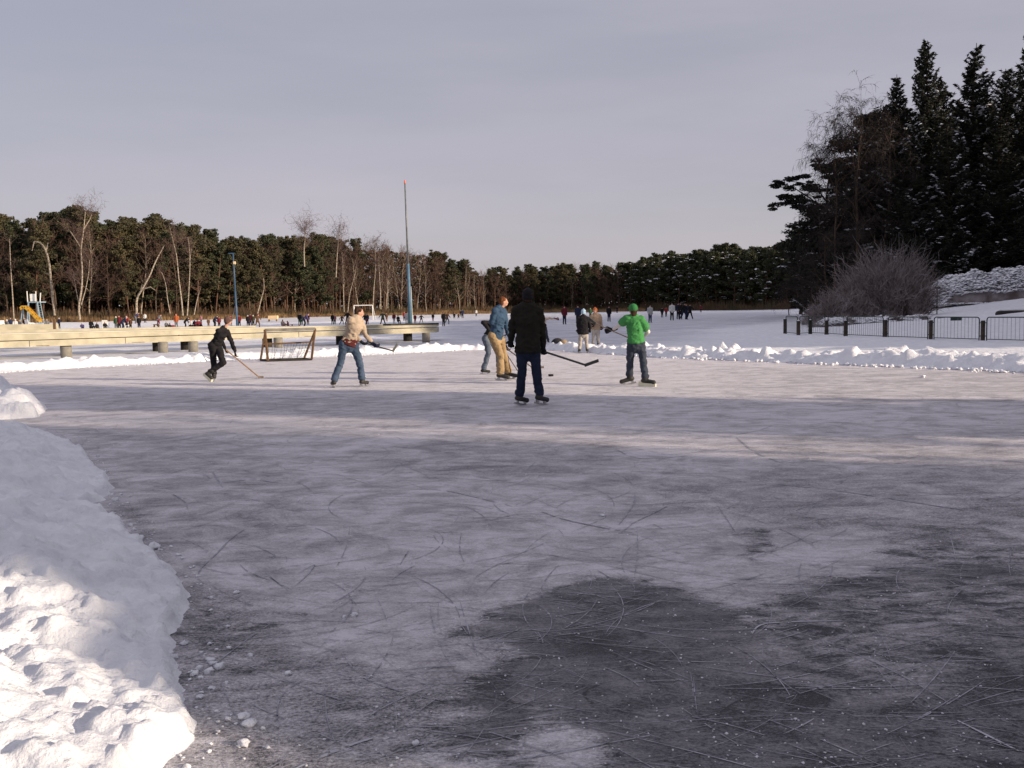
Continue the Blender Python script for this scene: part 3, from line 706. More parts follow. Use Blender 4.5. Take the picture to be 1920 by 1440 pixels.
OAKS = [finish(bare_proto(s, 12, .30, .18, d_, wob=.14, thick=.011, up=.45), M['bark'], M['twig']) for s, d_ in [(41, 1.1), (42, 1.0), (43, 1.2)]]

TOP = [(-250, 400), (0, 402), (35, 408), (60, 416), (100, 398), (140, 382), (180, 405), (215, 410), (240, 440), (258, 442), (268, 408), (300, 405), (375, 418), (395, 462), (420, 432), (440, 448), (480, 445), (520, 440), (560, 446), (600, 438), (640, 440),
       (690, 446), (720, 444), (780, 462), (830, 468), (880, 490), (940, 502), (1000, 497), (1060, 494), (1100, 489), (1130, 489), (1170, 495), (1200, 484), (1240, 475), (1300, 470), (1370, 455), (1410, 468), (1460, 458), (1500, 452), (1600, 440), (2300, 430)]
def topy(px): return float(np.interp(px, [a for a, b in TOP], [b for a, b in TOP]))
def where(px):
    for lim, s in ((120, 'at the far left behind the slide'), (250, 'behind the long jetty, left of the lamp mast'), (430, 'near the blue lamp mast'), (640, 'between the lamp mast and the far goal'),
                   (760, 'just left of the tall pole'), (900, 'just right of the tall pole'), (1060, 'behind the dark-coated skater'), (1200, 'on the far middle shore'), (5000, 'on the snowy far right shore')):
        if px < lim: return s
r = np.random.default_rng(77); ntree = 0
for row, (dD, n, frac) in enumerate([(3, 66, .86), (9, 72, .95), (16, 76, 1.0), (25, 66, 1.0)]):
    for i in range(n):
        px = -60+1640*((i+.5+r.uniform(-.4, .4))/n)**.88
        D = float(shoreD(px))+dD+r.uniform(-2, 2)
        if px > 1185: D += 2
        ty = topy(px)
        if row == 0: ty += r.uniform(6, 36)
        elif row == 1: ty += r.uniform(0, 16)
        elif row == 2: ty += r.uniform(-1, 10)
        else: ty += r.uniform(-1, 12)
        p = at(px, 600); x = (px-960)/F_PX*D
        z = gz(x, D); Ht = atY(px, ty, D).z-z
        u = r.random()
        if px < 560: kind = 'pine' if u < (.55 if row == 0 else .86) else ('birch' if u < .8 else 'oak')
        elif px < 930: kind = 'pine' if u < (.22 if row == 0 else .34) else ('birch' if u < .72 else 'oak')
        elif px < 1175: kind = 'pine' if u < .62 else ('birch' if u < .75 else 'oak')
        else: kind = 'spine'
        wpl = where(px)
        if kind == 'pine': tree_obj('pine_tree', PINES[r.integers(0, 5)], None, (x, D, z-.05), r.uniform(0, 6.28), (Ht/H0*r.uniform(.85, 1.1),)*2+(Ht/H0,), 'green Scots pine in the wood '+wpl, 'pine tree', 'pines of the far wood '+wpl)
        elif kind == 'spine': tree_obj('pine_tree', SPINES[r.integers(0, 3)], None, (x, D, z-.05), r.uniform(0, 6.28), (Ht/H0*1.05,)*2+(Ht/H0,), 'dark pine dusted with snow in the wood '+wpl, 'pine tree', 'snowy pines of the far wood '+wpl)
        elif kind == 'birch': tree_obj('birch_tree', BIRCH[r.integers(0, 4)], None, (x, D, z-.05), r.uniform(0, 6.28), Ht/12.4, 'leafless pale-trunked birch in the wood '+wpl, 'birch tree', 'birches of the far wood '+wpl)
        else: tree_obj('bare_tree', OAKS[r.integers(0, 3)], None, (x, D, z-.05), r.uniform(0, 6.28), Ht/11.5, 'leafless brown broadleaf tree in the wood '+wpl, 'bare tree', 'bare trees of the far wood '+wpl)

# birches that stand out in front of the wood, each with its own trunk line
def lone(pxs, D, label, w_=.16, crown=True, seed=1, H=None, dens=.6, spread=.16, fork=.45, mt='birch', extra=(), cat='birch tree'):
    r = np.random.default_rng(seed)
    base = atY(pxs[0][0], pxs[0][1], D); root = empty('birch_tree' if cat == 'birch tree' else 'dead_tree', base, label, cat)
    P = [atY(a, b, D+.3*math.sin(i*1.7)*(i > 0))-base for i, (a, b) in enumerate(pxs)]
    k = len(P); tt = np.linspace(0, k-1, 4*(k-1)+1); Q = []
    for t0 in tt:
        i = min(int(t0), k-2); f = t0-i; p0 = P[max(i-1, 0)]; p1 = P[i]; p2 = P[i+1]; p3 = P[min(i+2, k-1)]
        Q.append(.5*((2*p1)+(-p0+p2)*f+(2*p0-5*p1+4*p2-p3)*f*f+(-p0+3*p1-3*p2+p3)*f**3))
    tr = TM(); tr.tube(np.array(Q), np.linspace(w_, w_*.35, len(Q)), 7)
    for e in extra:
        E = [atY(a, b, D+.25)-base for a, b in e]; tr.tube(np.array(E), np.linspace(w_*.55, w_*.2, len(E)), 6)
        if crown:
            pass
    me = tr.mesh('trunk'); link('trunk', me, M[mt], root)
    if crown:
        Hh = Q[-1][2]; cw = TM(); allp = [Q]+[[atY(a, b, D+.25)-base for a, b in e] for e in extra]
        for line in allp:
            m_ = len(line)
            for j in range(int((26 if line is Q else 10)*dens)):
                f = fork+(1-fork)*r.random(); kk = f*(m_-1); i0 = int(min(kk, m_-2)); p = np.array(line[i0])*(1-(kk-i0))+np.array(line[i0+1])*(kk-i0)
                a = r.uniform(0, 6.28); L_ = Hh*spread*r.uniform(.5, 1.2)
                br = wander(p, (math.cos(a), math.sin(a), .9), L_, 5, r, .14, .02); cw.twig(br, .05, r)
                for _ in range(6):
                    q = br[r.integers(1, 6)]; b2 = wander(q, r.normal(0, .6, 3)+np.array([0, 0, .5]), L_*.5, 4, r, .2, -.03); cw.twig(b2, .032, r)
                    for _ in range(3): cw.twig(wander(b2[r.integers(1, 5)], r.normal(0, .7, 3)+np.array([0, 0, .2]), L_*.28, 3, r, .2, -.08), .028, r)
        link('crown', cw.mesh('crown'), M['twiggrey'], root)
    return root
lone([(150, 600), (148, 575), (153, 540), (154, 505), (152, 468), (157, 430), (160, 395)], 144, 'tall pale forked birch with a wispy top, tallest above the left wood', .17, seed=3, dens=1.3, fork=.55,
     extra=[[(150, 578), (143, 545), (138, 515)], [(152, 572), (160, 545), (166, 515), (168, 488)], [(153, 466), (140, 446), (128, 428)], [(158, 428), (168, 412), (172, 402)]])
lone([(103, 592), (98, 550), (93, 500), (86, 470), (76, 456), (64, 453)], 146, 'thick grey trunk bent over to the left at its broken top', .22, crown=False, extra=[[(64, 453), (60, 470)], [(87, 468), (90, 455)], [(96, 515), (84, 512)]], cat='dead tree', mt='birch')
lone([(256, 590), (257, 560), (266, 543), (280, 518), (292, 490), (308, 460)], 146, 'pale leaning trunk kinked to the right with a broken tip', .19, crown=False, extra=[[(266, 543), (282, 538), (292, 545)], [(263, 548), (266, 533)]], cat='dead tree', mt='birch')
lone([(343, 592), (340, 560), (335, 520), (331, 480), (324, 450), (318, 425)], 146, 'slim white birch curving left, left one of the pair near the lamp mast', .12, seed=5, dens=.8)
lone([(351, 592), (354, 545), (356, 500), (355, 465), (352, 445)], 147, 'slim white birch standing straight, right one of the pair near the lamp mast', .10, seed=6, dens=.8, extra=[[(356, 490), (359, 465)]])
lone([(364, 590), (370, 560), (376, 540)], 146, 'short white birch sapling leaning right beside the birch pair', .08, seed=7, dens=.3)
lone([(26, 600), (24, 560), (20, 500), (18, 448)], 144, 'straight slender pale trunk near the left picture edge', .11, seed=8, dens=.5)
lone([(483, 588), (490, 560), (495, 540), (494, 522)], 154, 'white curved birch sapling left of the small goal', .10, seed=9, dens=.3)
lone([(319, 588), (314, 560), (311, 535), (305, 515), (298, 505)], 150, 'thin pale birch curving left between the leaning trunk and the pair', .08, seed=10, dens=.4)
lone([(645, 585), (644, 550), (643, 510), (642, 480)], 192, 'thin white birch trunk behind the bending beige-jumper skater', .11, seed=11, dens=.8)
lone([(652, 585), (656, 550), (664, 520), (669, 495)], 192, 'thin white birch leaning right behind the bending beige-jumper skater', .10, seed=12, dens=.8)
lone([(699, 578), (701, 540), (704, 505), (703, 470), (700, 452)], 196, 'pale birch with wispy crown left of the tall pole', .12, seed=13, dens=1.3)
lone([(714, 580), (713, 545), (711, 510), (710, 480)], 196, 'second pale birch with wispy crown left of the tall pole', .11, seed=14, dens=1.1)
lone([(727, 578), (727, 545), (725, 515)], 198, 'thin pale birch nearest the tall pole on its left', .09, seed=15, dens=.8)
lone([(571, 500), (570, 470), (572, 445), (570, 425)], 166, 'wispy birch top rising above the pines between mast and goal', .12, seed=16, dens=1.6, spread=.5, fork=.3)
lone([(630, 520), (632, 480), (634, 455), (633, 436)], 172, 'small wispy birch top above the brown wood', .10, seed=17, dens=1.5, spread=.4, fork=.3)
lone([(873, 580), (873, 540), (874, 500)], 224, 'pale upright birch trunk to the right of the tall pole', .12, seed=18, dens=.8)

# ------------------------------------------------------------------ the dark trees on the right bank
SPR = [finish(spruce_proto(s, 20, rd, d_, sn*.8, size=.088), M['bark'], M['spruce'], .15, s) for s, rd, d_, sn in [(51, 3.6, 1.0, .28), (52, 3.2, 1.0, .34), (53, 4.0, .9, .30)]]
def put_spruce(px, ty, D, pr, wd, label, rz=0):
    x = (px-960)/F_PX*D*1.0; p = atY(px, 560, D); x = p.x; z = gz(x, D); Ht = atY(px, ty, D).z-z
    return tree_obj('spruce_tree', SPR[pr], None, (x, D, z-.1), rz, (wd, wd, Ht/20), label, 'spruce tree')
put_spruce(1742, 72, 84, 0, 1.15, 'tallest dark spruce with a pointed top above the frosted bush', .3)
put_spruce(1814, 80, 85, 1, 1.4, 'dark spruce with a blunt top, second from the right edge', 1.2)
put_spruce(1925, 48, 82, 2, 1.2, 'dark snow-flecked spruce cut by the right picture edge', 2.0)
put_spruce(1676, 136, 86, 1, 1.15, 'slimmer dark spruce left of the tallest spruce', 3.0)
put_spruce(1780, 235, 80, 2, 1.0, 'lower dark spruce heavy with snow in front of the two tallest', 4.0)
put_spruce(1868, 215, 80, 0, 1.1, 'lower dark spruce heavy with snow over the white hedge', 5.0)
put_spruce(1700, 280, 80, 2, 1.05, 'low broad spruce directly behind the frosted bush', 1.7)
put_spruce(1622, 252, 88, 2, 1.15, 'dark spruce half hidden under the weeping birch', 2.6)
put_spruce(1576, 320, 92, 0, 1.0, 'lower dark spruce behind the broad-armed pine', .9)
put_spruce(1965, 150, 84, 0, 1.2, 'dark spruce just outside the right picture edge', .9)
put_spruce(1850, 170, 90, 1, 1.1, 'dark spruce filling the gap behind the two tallest', 3.9)
# dark pine with broad flat arms reaching left
put_spruce(1775, 150, 90, 0, 1.5, 'dark spruce filling the gap between the two tallest', .7)
put_spruce(1700, 200, 90, 1, 1.4, 'dark spruce behind the slimmer left one', 5.7)
put_spruce(1650, 300, 90, 2, 1.3, 'broad dark spruce low behind the weeping birch', 2.9)
put_spruce(1880, 130, 92, 0, 1.5, 'dark spruce behind the right-edge one', 1.9)
put_spruce(1820, 330, 81, 2, 1.1, 'squat snow-laden spruce at the middle of the white hedge', 2.2)
pput = put_spruce(1905, 320, 82, 1, 1.2, 'squat snow-laden spruce at the right end of the white hedge', 4.4)
pp = finish(pine_proto(61, 14, 3.3, .15, 1.25, snow=.3, size=.11), M['bark'], M['spruce'], .2, 6)
for px, ty, D, wd, lb in [(1596, 235, 90, 1.5, 'broad dark pine under the weeping birch'), (1535, 395, 98, 1.25, 'dark pine at the left end of the right-hand trees'), (1500, 455, 112, .9, 'small dark pine where the right bank meets the far wood'),
                          (1650, 330, 86, 1.4, 'dark bushy pine behind the frosted bush'), (1560, 470, 90, .75, 'low dark pine above the left end of the fence')]:
    p = atY(px, 560, D); z = gz(p.x, D); Ht = atY(px, ty, D).z-z
    tree_obj('pine_tree', pp, None, (p.x, D, z-.1), px*.37, (wd, wd, Ht/14), lb, 'pine tree')
def arm_pine():
    r = np.random.default_rng(5); D = 92; tr = TM(); cw = TM(); base = atY(1562, 560, D); base.z = gz(base.x, D); B = np.array(base)
    P = np.array([np.array(atY(a, b, D)) for a, b in [(1562, 575), (1558, 480), (1552, 420), (1550, 370), (1556, 320)]])-B
    tr.tube(P, np.linspace(.22, .08, 5), 7); pts = []
    arms = [[(1552, 400), (1520, 372), (1485, 350), (1450, 352)], [(1552, 410), (1515, 392), (1480, 378), (1452, 392)], [(1551, 380), (1530, 350), (1500, 342), (1480, 340)], [(1550, 370), (1580, 345), (1610, 330)],
            [(1555, 340), (1548, 322), (1535, 312)], [(1554, 345), (1575, 318), (1590, 300)], [(1555, 440), (1530, 425), (1505, 430), (1490, 445)], [(1552, 392), (1510, 380), (1470, 370)], [(1556, 460), (1520, 455), (1490, 470)]]
    for a in arms:
        E = np.array([np.array(atY(u, v, D+r.uniform(-.7, .7))) for u, v in a])-B; tr.tube(E, np.linspace(.09, .03, len(E)), 5)
        for k in np.linspace(.35, len(E)-1, 15):
            i0 = int(min(k, len(E)-2)); c = E[i0]*(1-(k-i0))+E[i0+1]*(k-i0)+r.normal(0, .26, 3); c[2] += .1
            rad = r.uniform(.3, .62); n = int(240*rad); d = r.normal(0, 1, (n, 3)); d /= np.linalg.norm(d, axis=1)[:, None]; d *= (r.random(n)**.4*rad)[:, None]; d[:, 2] *= .38; d[:, 0] *= 1.25; pts.append(c+d)
    V, F = tufts(np.concatenate(pts), .6, .12, r, 1.1); cw.add(V, F)
    root = empty('pine_tree', base, 'dark pine with flat arms of needles reaching out left against the sky', 'pine tree')
    link('trunk', tr.mesh('trunk'), M['bark'], root); link('crown', cw.mesh('crown'), M['spruce'], root)
arm_pine()
# weeping birch and leafless trees among them
wb = finish(bare_proto(71, 15, .30, .38, 1.15, wob=.13, droop=.055, thick=.010, levels=4, tw=.020, up=.9), M['bark'], M['shadetwig'])
wb2 = finish(bare_proto(72, 13, .32, .2, 1.15, wob=.14, droop=.03, thick=.010, levels=4, tw=.020, up=.7), M['bark'], M['shadetwig'])
for px, ty, D, pr, wd, lb in [(1606, 165, 82, wb, 1.35, 'leafless weeping birch with drooping twigs left of the spruces'), (1566, 205, 84, wb, 1.1, 'smaller weeping birch at the left end of the spruces'),
                              (1645, 185, 82, wb2, 1.25, 'dark leafless tree between the weeping birch and the spruces'), (1530, 330, 88, wb2, .75, 'thin leafless tree above the flat-armed pine'),
                              (1505, 410, 104, wb2, .6, 'low leafless tree below the flat-armed pine'), (1612, 400, 74, wb2, .8, 'dark leafless thicket tree behind the frosted bush'),
                              (1560, 420, 76, wb2, .8, 'dark leafless thicket tree left of the frosted bush'), (1522, 500, 84, wb2, .55, 'low leafless thicket tree where the fence begins'), (1480, 520, 110, wb2, .5, 'small leafless tree at the foot of the far snowy pines')]:
    p = atY(px, 560, D); z = gz(p.x, D); Ht = atY(px, ty, D).z-z; s = Ht/(14.2 if pr is wb else 12.6)
    tree_obj('birch_tree' if pr is wb else 'bare_tree', pr, None, (p.x, D, z-.1), px*.7, (wd, wd, s), lb, 'birch tree' if pr is wb else 'bare tree')

# frosted bush in front, and its low left skirts
def bush(px0, px1, ytop, ybase, D, n, label, seed, name='bush', m_='frost', wid=.026):
    r = np.random.default_rng(seed); a = atY(px0, ybase, D); b = atY(px1, ybase, D); c = (a+b)/2; Rx = (b.x-a.x)/2; Hh = (ybase-ytop)/F_PX*D
    c.z = gz(c.x, D)-.1; tw = TM(); st = TM()
    for i in range(n):
        a_ = r.uniform(0, 6.28); q = r.random()**.6; th = q*1.25
        d = np.array([math.cos(a_)*math.sin(th)*Rx/Hh*.92, math.sin(a_)*math.sin(th), math.cos(th)+.15]); L_ = Hh*(.96-.12*q)*r.uniform(.5, 1.02)*(1+.10*math.sin(a_*3+seed))
        p0 = np.array([math.cos(a_)*Rx*.80*q, math.sin(a_)*Rx*.80*q, 0]); d = np.array([math.cos(a_)*.42*q, math.sin(a_)*.42*q, 1.0])
        L_ = Hh*math.sqrt(max(.05, 1-(.93*q)**2))*r.uniform(.62, 1.0)*(1+.08*math.sin(a_*3+seed))
        br = wander(p0, d, L_, 7, r, .19, .03)
        (st if i % 6 == 0 else tw).twig(br, wid*1.6, r)
        for _ in range(5):
            k = r.integers(2, 8); b2 = wander(br[k], br[k]-br[k-1]+r.normal(0, .22, 3), L_*r.uniform(.12, .3), 3, r, .25, .02); tw.twig(b2, wid, r)
    root = empty(name, c, label, 'bush'); link('branches', tw.mesh('branches'), M[m_], root); link('stems', st.mesh('stems'), M['twig'], root)
bush(1582, 1742, 464, 604, 62, 2200, 'big rounded frosted bush of bare twigs behind the fence', 1)
bush(1512, 1640, 530, 604, 60, 1100, 'low frosted bush at the left foot of the big rounded bush', 2)
bush(1500, 1560, 568, 606, 64, 260, 'smallest grey frosted bush behind the first fence posts', 3)

def thicket(name, px0, px1, ys0, ys1, D, label, seed, snowy=.5, dz=1.0, n=9000, base=None):
    """snow-covered brambles: a dark twiggy heap with a white crust on top"""
    r = np.random.default_rng(seed); x0 = atY(px0, 560, D).x; x1 = atY(px1, 560, D).x; cx = (x0+x1)/2; zb = gz(cx, D)-.1 if base is None else base
    H = lambda x: np.interp(x, np.linspace(x0, x1, len(ys0)), [atY(px0+(px1-px0)*i/(len(ys0)-1), y, D).z for i, y in enumerate(ys0)])-zb
    X, Y = np.meshgrid(np.arange(x0, x1, .12), np.arange(-dz*1.6, dz*1.6, .12)); w_ = np.sqrt(np.clip(1-(Y/(dz*1.6))**2, 0, 1))
    edge = sstep(0, 1.0, X-x0)
    Z = H(X)*w_**.8*edge*(.70+.42*fbm(X*1.1, Y*1.3, seed)) + .22*(fbm(X*4, Y*4, seed+2)-.5)*w_
    ny, nx = X.shape; idx = np.arange(nx*ny).reshape(ny, nx); F = np.stack([idx[:-1, :-1], idx[:-1, 1:], idx[1:, 1:], idx[1:, :-1]], -1).reshape(-1, 4)
    root = empty(name, (cx, D, zb), label, 'hedge')
    link('dark_core', np_mesh('dark_core', np.stack([X-cx, Y, Z*.86-.05], -1).reshape(-1, 3), [F]), M['frost'], root, smooth=False)
    k = r.integers(0, X.size, n); P = np.stack([X.ravel()[k]-cx+r.normal(0, .05, n), Y.ravel()[k]+r.normal(0, .05, n), Z.ravel()[k]*r.uniform(.86, 1.0, n)], -1)
    hi = vnoise(P[:, 0]*1.8, P[:, 2]*2.4, seed)+.25*(P[:, 2]/np.maximum(H(P[:, 0]+cx), .2)) > (1.02-snowy)
    V, F = snowcaps(P[hi], .15, r); link('snow_crust', np_mesh('snow_crust', V, [F]), M['snow'], root)
    tw = TM()
    for p in P[~hi][:2600]:
        tw.twig(wander(p, r.normal(0, .7, 3)+np.array([0, 0, .6]), r.uniform(.2, .55), 3, r, .25, -.08), .022, r)
    link('twigs', tw.mesh('twigs'), M['frost'], root)
thicket('snowy_hedge', 1742, 1990, [530, 512, 506, 505, 500, 498, 496], None, 72, 'long snow-covered bramble hedge below the dark spruces', 3, .86, 1.3)
thicket('snowy_hedge', 1525, 1760, [598, 594, 596, 592, 594, 590, 596], None, 57, 'low snow-crusted brambles along the back of the fence', 6, .66, .5, 5000)

# trees out of view on the right whose shade falls over the ice
far_sh = finish(spruce_proto(55, 20, 3.6, .7, .1, size=.34), M['bark'], M['spruce'])
def shade(s, x, H, wd=1.0):
    y = s-.42*x
    tree_obj('spruce_tree', far_sh, None, (x, y, gz(x, y)-.1), s*1.3, (wd, wd, H/20), 'dark spruce out of view on the right bank, shading the ice', 'spruce tree', 'spruces out of view beyond the right picture edge')
SH = [(4.8, 23, 24, .48), (5.6, 24, 24, .50), (6.3, 26, 25, .66), (8.1, 25, 27, .76), (9.9, 28, 23, .50), (14.7, 25, 25, .60), (16.2, 27, 24, .50), (7.4, 36, 28, .7), (15.5, 38, 28, .6)]
for a in SH: shade(*a)
for s_, x_, h_ in ((1.2, 15, 4.9), (1.9, 14.5, 4.7), (2.5, 15.2, 4.9), (3.1, 14.8, 4.8), (3.7, 15.2, 4.7), (4.3, 14.7, 4.8)):  # low trees added out of view: near ice in shade, bank left sunlit
    tree_obj('spruce_tree', far_sh, None, (x_, s_-.42*x_, gz(x_, s_-.42*x_)-.1), s_*7, (.5, .5, h_/20), 'unseen young bushy spruce, added to shade the near ice', 'spruce tree', 'unseen young spruces added to shade the near ice')
for s12, x12, q in ((11.6, 27, 'nearer'), (12.9, 33, 'farther')): p12 = (x12, s12-.42*x12); tree_obj('bare_tree', OAKS[0], None, (p12[0], p12[1], gz(*p12)-.1), x12, (1.0, 1.0, 1.8), q+' leafless tree out of view on the right bank between the shading spruces', 'bare tree')
for k, s in enumerate(np.arange(41.6, 240, 3.6)):
    for j in range(2):
        y0 = s/1.30; x = max(.70*y0, 30)+6+j*7+2*math.sin(k*2.3)
        ye = s/.9685; xe = ye*float(np.interp(ye, [0, 46, 60, 95, 150], [-.035, -.045, -.068, -.068, .10])); Hh = .281*(x-xe)*(1.0+.10*math.sin(k*1.9+j))
        shade(s+1.5*j+.6*math.sin(k*5), x, min(30, Hh), 1.15*20/max(Hh, 12) if Hh < 16 else 1.1)

# ------------------------------------------------------------------ dead grass and heather at the foot of the far wood
r = np.random.default_rng(9)
def strip(name, n, px0, px1, d0, d1, h0, h1, m_, label, seed, w_=.08):
    r = np.random.default_rng(seed); px = r.uniform(px0, px1, n); D = shoreD(px)+r.uniform(d0, d1, n)*(.6+.8*vnoise(px*.03, px*0, seed)); x = (px-960)/F_PX*D
    z = ground(x, D); h = r.uniform(h0, h1, n)*(.5+vnoise(x*.4, D*.4, seed)); lx = r.normal(0, .25, n)*h
    V = np.stack([np.stack([x-w_, D, z-.1], -1), np.stack([x+w_, D+r.normal(0, .05, n), z-.1], -1), np.stack([x+lx, D+r.normal(0, .1, n), z+h], -1)], 1).reshape(-1, 3)
    o = link(name, np_mesh(name, V, [np.arange(3*n).reshape(-1, 3)]), M[m_]); tag(o, label, 'undergrowth', kind='stuff')
strip('dead_grass', 30000, -60, 1210, -5, 2, .3, .9, 'reed', 'strip of straw-coloured dead grass along the far shore', 1)
strip('heather', 26000, -60, 1480, -2, 14, .5, 1.9, 'heath', 'brown heather and saplings at the foot of the far wood', 2, .1)

# the depth of the wood: a mass of twigs, needles and trunks nobody could count
r = np.random.default_rng(15); n = 90000
px = r.uniform(-80, 1560, n); D = shoreD(px)+r.uniform(14, 52, n); x = (px-960)/F_PX*D; z0 = ground(x, D)
top = np.array([float(v) for v in np.interp(px, [a for a, b in TOP], [b for a, b in TOP])])+10+14*vnoise(px*.06, px*0, 3)
zt = EYE+(576.3-(px-960)*math.tan(ROLL)-top)/F_PX*D; q = r.random(n)
P = np.stack([x, D, z0+(zt-z0)*q*.96], -1); V, F = tufts(P, .8, .42, r, 1.1)
mi = (vnoise(x*.22, D*.22, 1)+.25*r.random(n)+np.where(px < 560, .12, np.where(px < 1180, -.2, .1)) < .55).astype(int)
nt_ = 1400; pxt = r.uniform(-80, 1560, nt_); Dt = shoreD(pxt)+r.uniform(8, 40, nt_); xt = (pxt-960)/F_PX*Dt; zz = ground(xt, Dt); hh = r.uniform(4, 9, nt_); w2 = r.uniform(.06, .13, nt_); ln = r.normal(0, .3, nt_)
VT = np.stack([np.stack([xt-w2, Dt, zz], -1), np.stack([xt+w2, Dt+.1, zz], -1), np.stack([xt+w2*.5+ln, Dt+.1, zz+hh], -1), np.stack([xt-w2*.5+ln, Dt, zz+hh], -1)], 1).reshape(-1, 3)
FT = np.arange(nt_*4).reshape(-1, 4)+len(V)
me = np_mesh('far_wood', np.concatenate([V, VT]), [np.concatenate([F, FT])], np.concatenate([mi, np.full(nt_, 2)]))
o = link('far_wood', me, [M['pine'], M['twig'], M['pinebark']]); tag(o, 'dense dark depth of the wood behind its front rows of trees', 'wood', kind='stuff')
# ------------------------------------------------------------------ built things
M['cream'] = mat('cream painted concrete', (.50, .45, .33), (.36, .33, .24), 2.2, .8, .2, 18)
M['creamtop'] = mat('weathered deck with thin snow', (.60, .56, .44), (.48, .44, .34), .8, .85, .2, 12)
M['concrete'] = mat('weathered concrete', (.25, .23, .19), (.15, .14, .12), 4, .9, .3, 25)
M['darkwood_shade'] = mat('dark wet wood and pier shade', (.035, .03, .026), (.02, .018, .016), 5, .8, .3, 20)
M['bluepaint'] = mat('blue pole paint', (.10, .19, .27), (.07, .14, .21), 6, .55)
M['blue2'] = mat('blue mast paint', (.055, .11, .19), (.04, .085, .15), 6, .5)
M['orange'] = mat('orange red paint', (.75, .14, .06), (.6, .1, .05), 6, .5)
M['rust'] = mat('rusted steel tube', (.16, .085, .04), (.08, .045, .025), 9, .75, .3, 40)
M['steel'] = mat('grey steel', (.20, .21, .21), (.13, .14, .14), 8, .5, metal=.3)
M['greenpaint'] = mat('dark green painted steel', (.035, .055, .045), (.02, .03, .028), 8, .55)
M['white'] = mat('white plastic', (.78, .77, .72), (.68, .67, .63), 5, .5)
M['yellow'] = mat('yellow slide plastic', (.55, .32, .04), (.46, .26, .03), 4, .45)
M['paleblue'] = mat('pale blue steel', (.30, .40, .45), (.2, .28, .33), 6, .5)
M['wood'] = mat('brown wood', (.17, .10, .055), (.10, .06, .035), 6, .8)
M['post'] = mat('weathered fence post', (.075, .055, .04), (.04, .03, .024), 8, .9, .3, 30)
M['beige'] = mat('cream timber', (.72, .55, .33), (.6, .45, .27), 4, .8)

# long jetty: a narrow footbridge of two stacked beams on round piers
JZ = .72
def jetty():
    fp = [(-220, 646.5), (0, 640), (200, 633.5), (400, 627), (650, 619), (818, 613.5)]
    f = [at(a, b, JZ) for a, b in fp]; off = Vector((f[3].x, f[3].y, 0))
    root = empty('jetty', off, 'long low cream-painted concrete jetty on round piers across the ice', 'jetty')
    L2 = lambda p, z, dy=0: Vector((p.x-off.x, p.y-off.y+dy, z))
    def beam(name, line, z0s, z1s, dy, th, m_):
        mb = MB()
        for i in range(len(line)-1):
            a, c = line[i], line[i+1]; n_ = 8 if name == 'x' else 1
            vs = [mb.bm.verts.new(v) for v in (L2(a, z0s[i], dy), L2(c, z0s[i+1], dy), L2(c, z0s[i+1], dy+th), L2(a, z0s[i], dy+th), L2(a, z1s[i], dy), L2(c, z1s[i+1], dy), L2(c, z1s[i+1], dy+th), L2(a, z1s[i], dy+th))]
            for q in ((0, 1, 5, 4), (1, 2, 6, 5), (2, 3, 7, 6), (3, 0, 4, 7), (4, 5, 6, 7), (3, 2, 1, 0)): mb.bm.faces.new([vs[k] for k in q])
        return mb.build(name, m_, root)
    n = len(f)
    beam('fascia', f, [JZ-.25]*n, [JZ-.015]*n, 0, 1.7, M['cream'])
    tops = [.25, .245, .225, .20, .17, .155]
    beam('edge_board', f, [JZ+.025]*n, [JZ+t for t in tops], .05, 1.6, M['cream'])
    beam('deck', f, [JZ+t+.004 for t in tops], [JZ+t+.035 for t in tops], .02, 1.7, M['creamtop'])
    r = np.random.default_rng(8)
    for px in (55, 235, 420, 560, 690):     # narrow expansion joints with a rust-stained scupper under each
        y = np.interp(px, [a for a, b in fp], [b for a, b in fp]); p = at(px, y, JZ)
        MB().box(L2(p, JZ-.13, -.003), (.025, .012, .22)).build('joint', M['concrete'], root)
        MB().box(L2(p, JZ-.21, -.004)+Vector((.5, 0, 0)), (.5, .010, .035)).build('rust_stain', M['rust_light'], root)
    for px in (101, 279, 333, 490, 631, 760):
        y = np.interp(px, [a for a, b in fp], [b for a, b in fp]); c = at(px, y, JZ)
        MB().tube(L2(c, -.15, .95), L2(c, JZ-.26, .95), .215 if px > 110 else .21, seg=20).build('pier', M['darkwood_shade'], root)  # near-black colour stands in for shade on the concrete piers
    def far(name, pts, top, bot, D, th=.3):
        g = [atY(a, b, d) for (a, b), d in zip(pts, D)]
        return beam(name, g, [v.z-bot for v in g], [v.z for v in g], 0, th, M['cream'])
    far('rear_kerb', [(-220, 626), (0, 619.5), (240, 614.5), (477, 610.5)], 0, .5, [40, 42, 45, 48], .3)
    far('rear_wall', [(-220, 612), (0, 608.5), (104, 607.5)], 0, .8, [43, 45, 46], .3)
    a = at(722, 612, JZ+.2); c = at(813, 609.2, JZ+.2)
    mb = MB(); mb.bar(L2(a, JZ+.255, .6), L2(c, JZ+.24, .6), .7, .07); mb.build('rubber_strip', M['darkwood_shade'], root)
    p = atY(102, 607, 44); MB().box(L2(p, p.z-.25), (.10, .10, .9)).build('post', M['wood'], root)
    p = at(335, 629, JZ); MB().box(L2(p, JZ+.09, .03), (.05, .05, .28)).build('marker', M['rust'], root)
M['rust_light'] = mat('rust stain', (.34, .26, .14), (.45, .38, .24), 9, .9)
jetty()
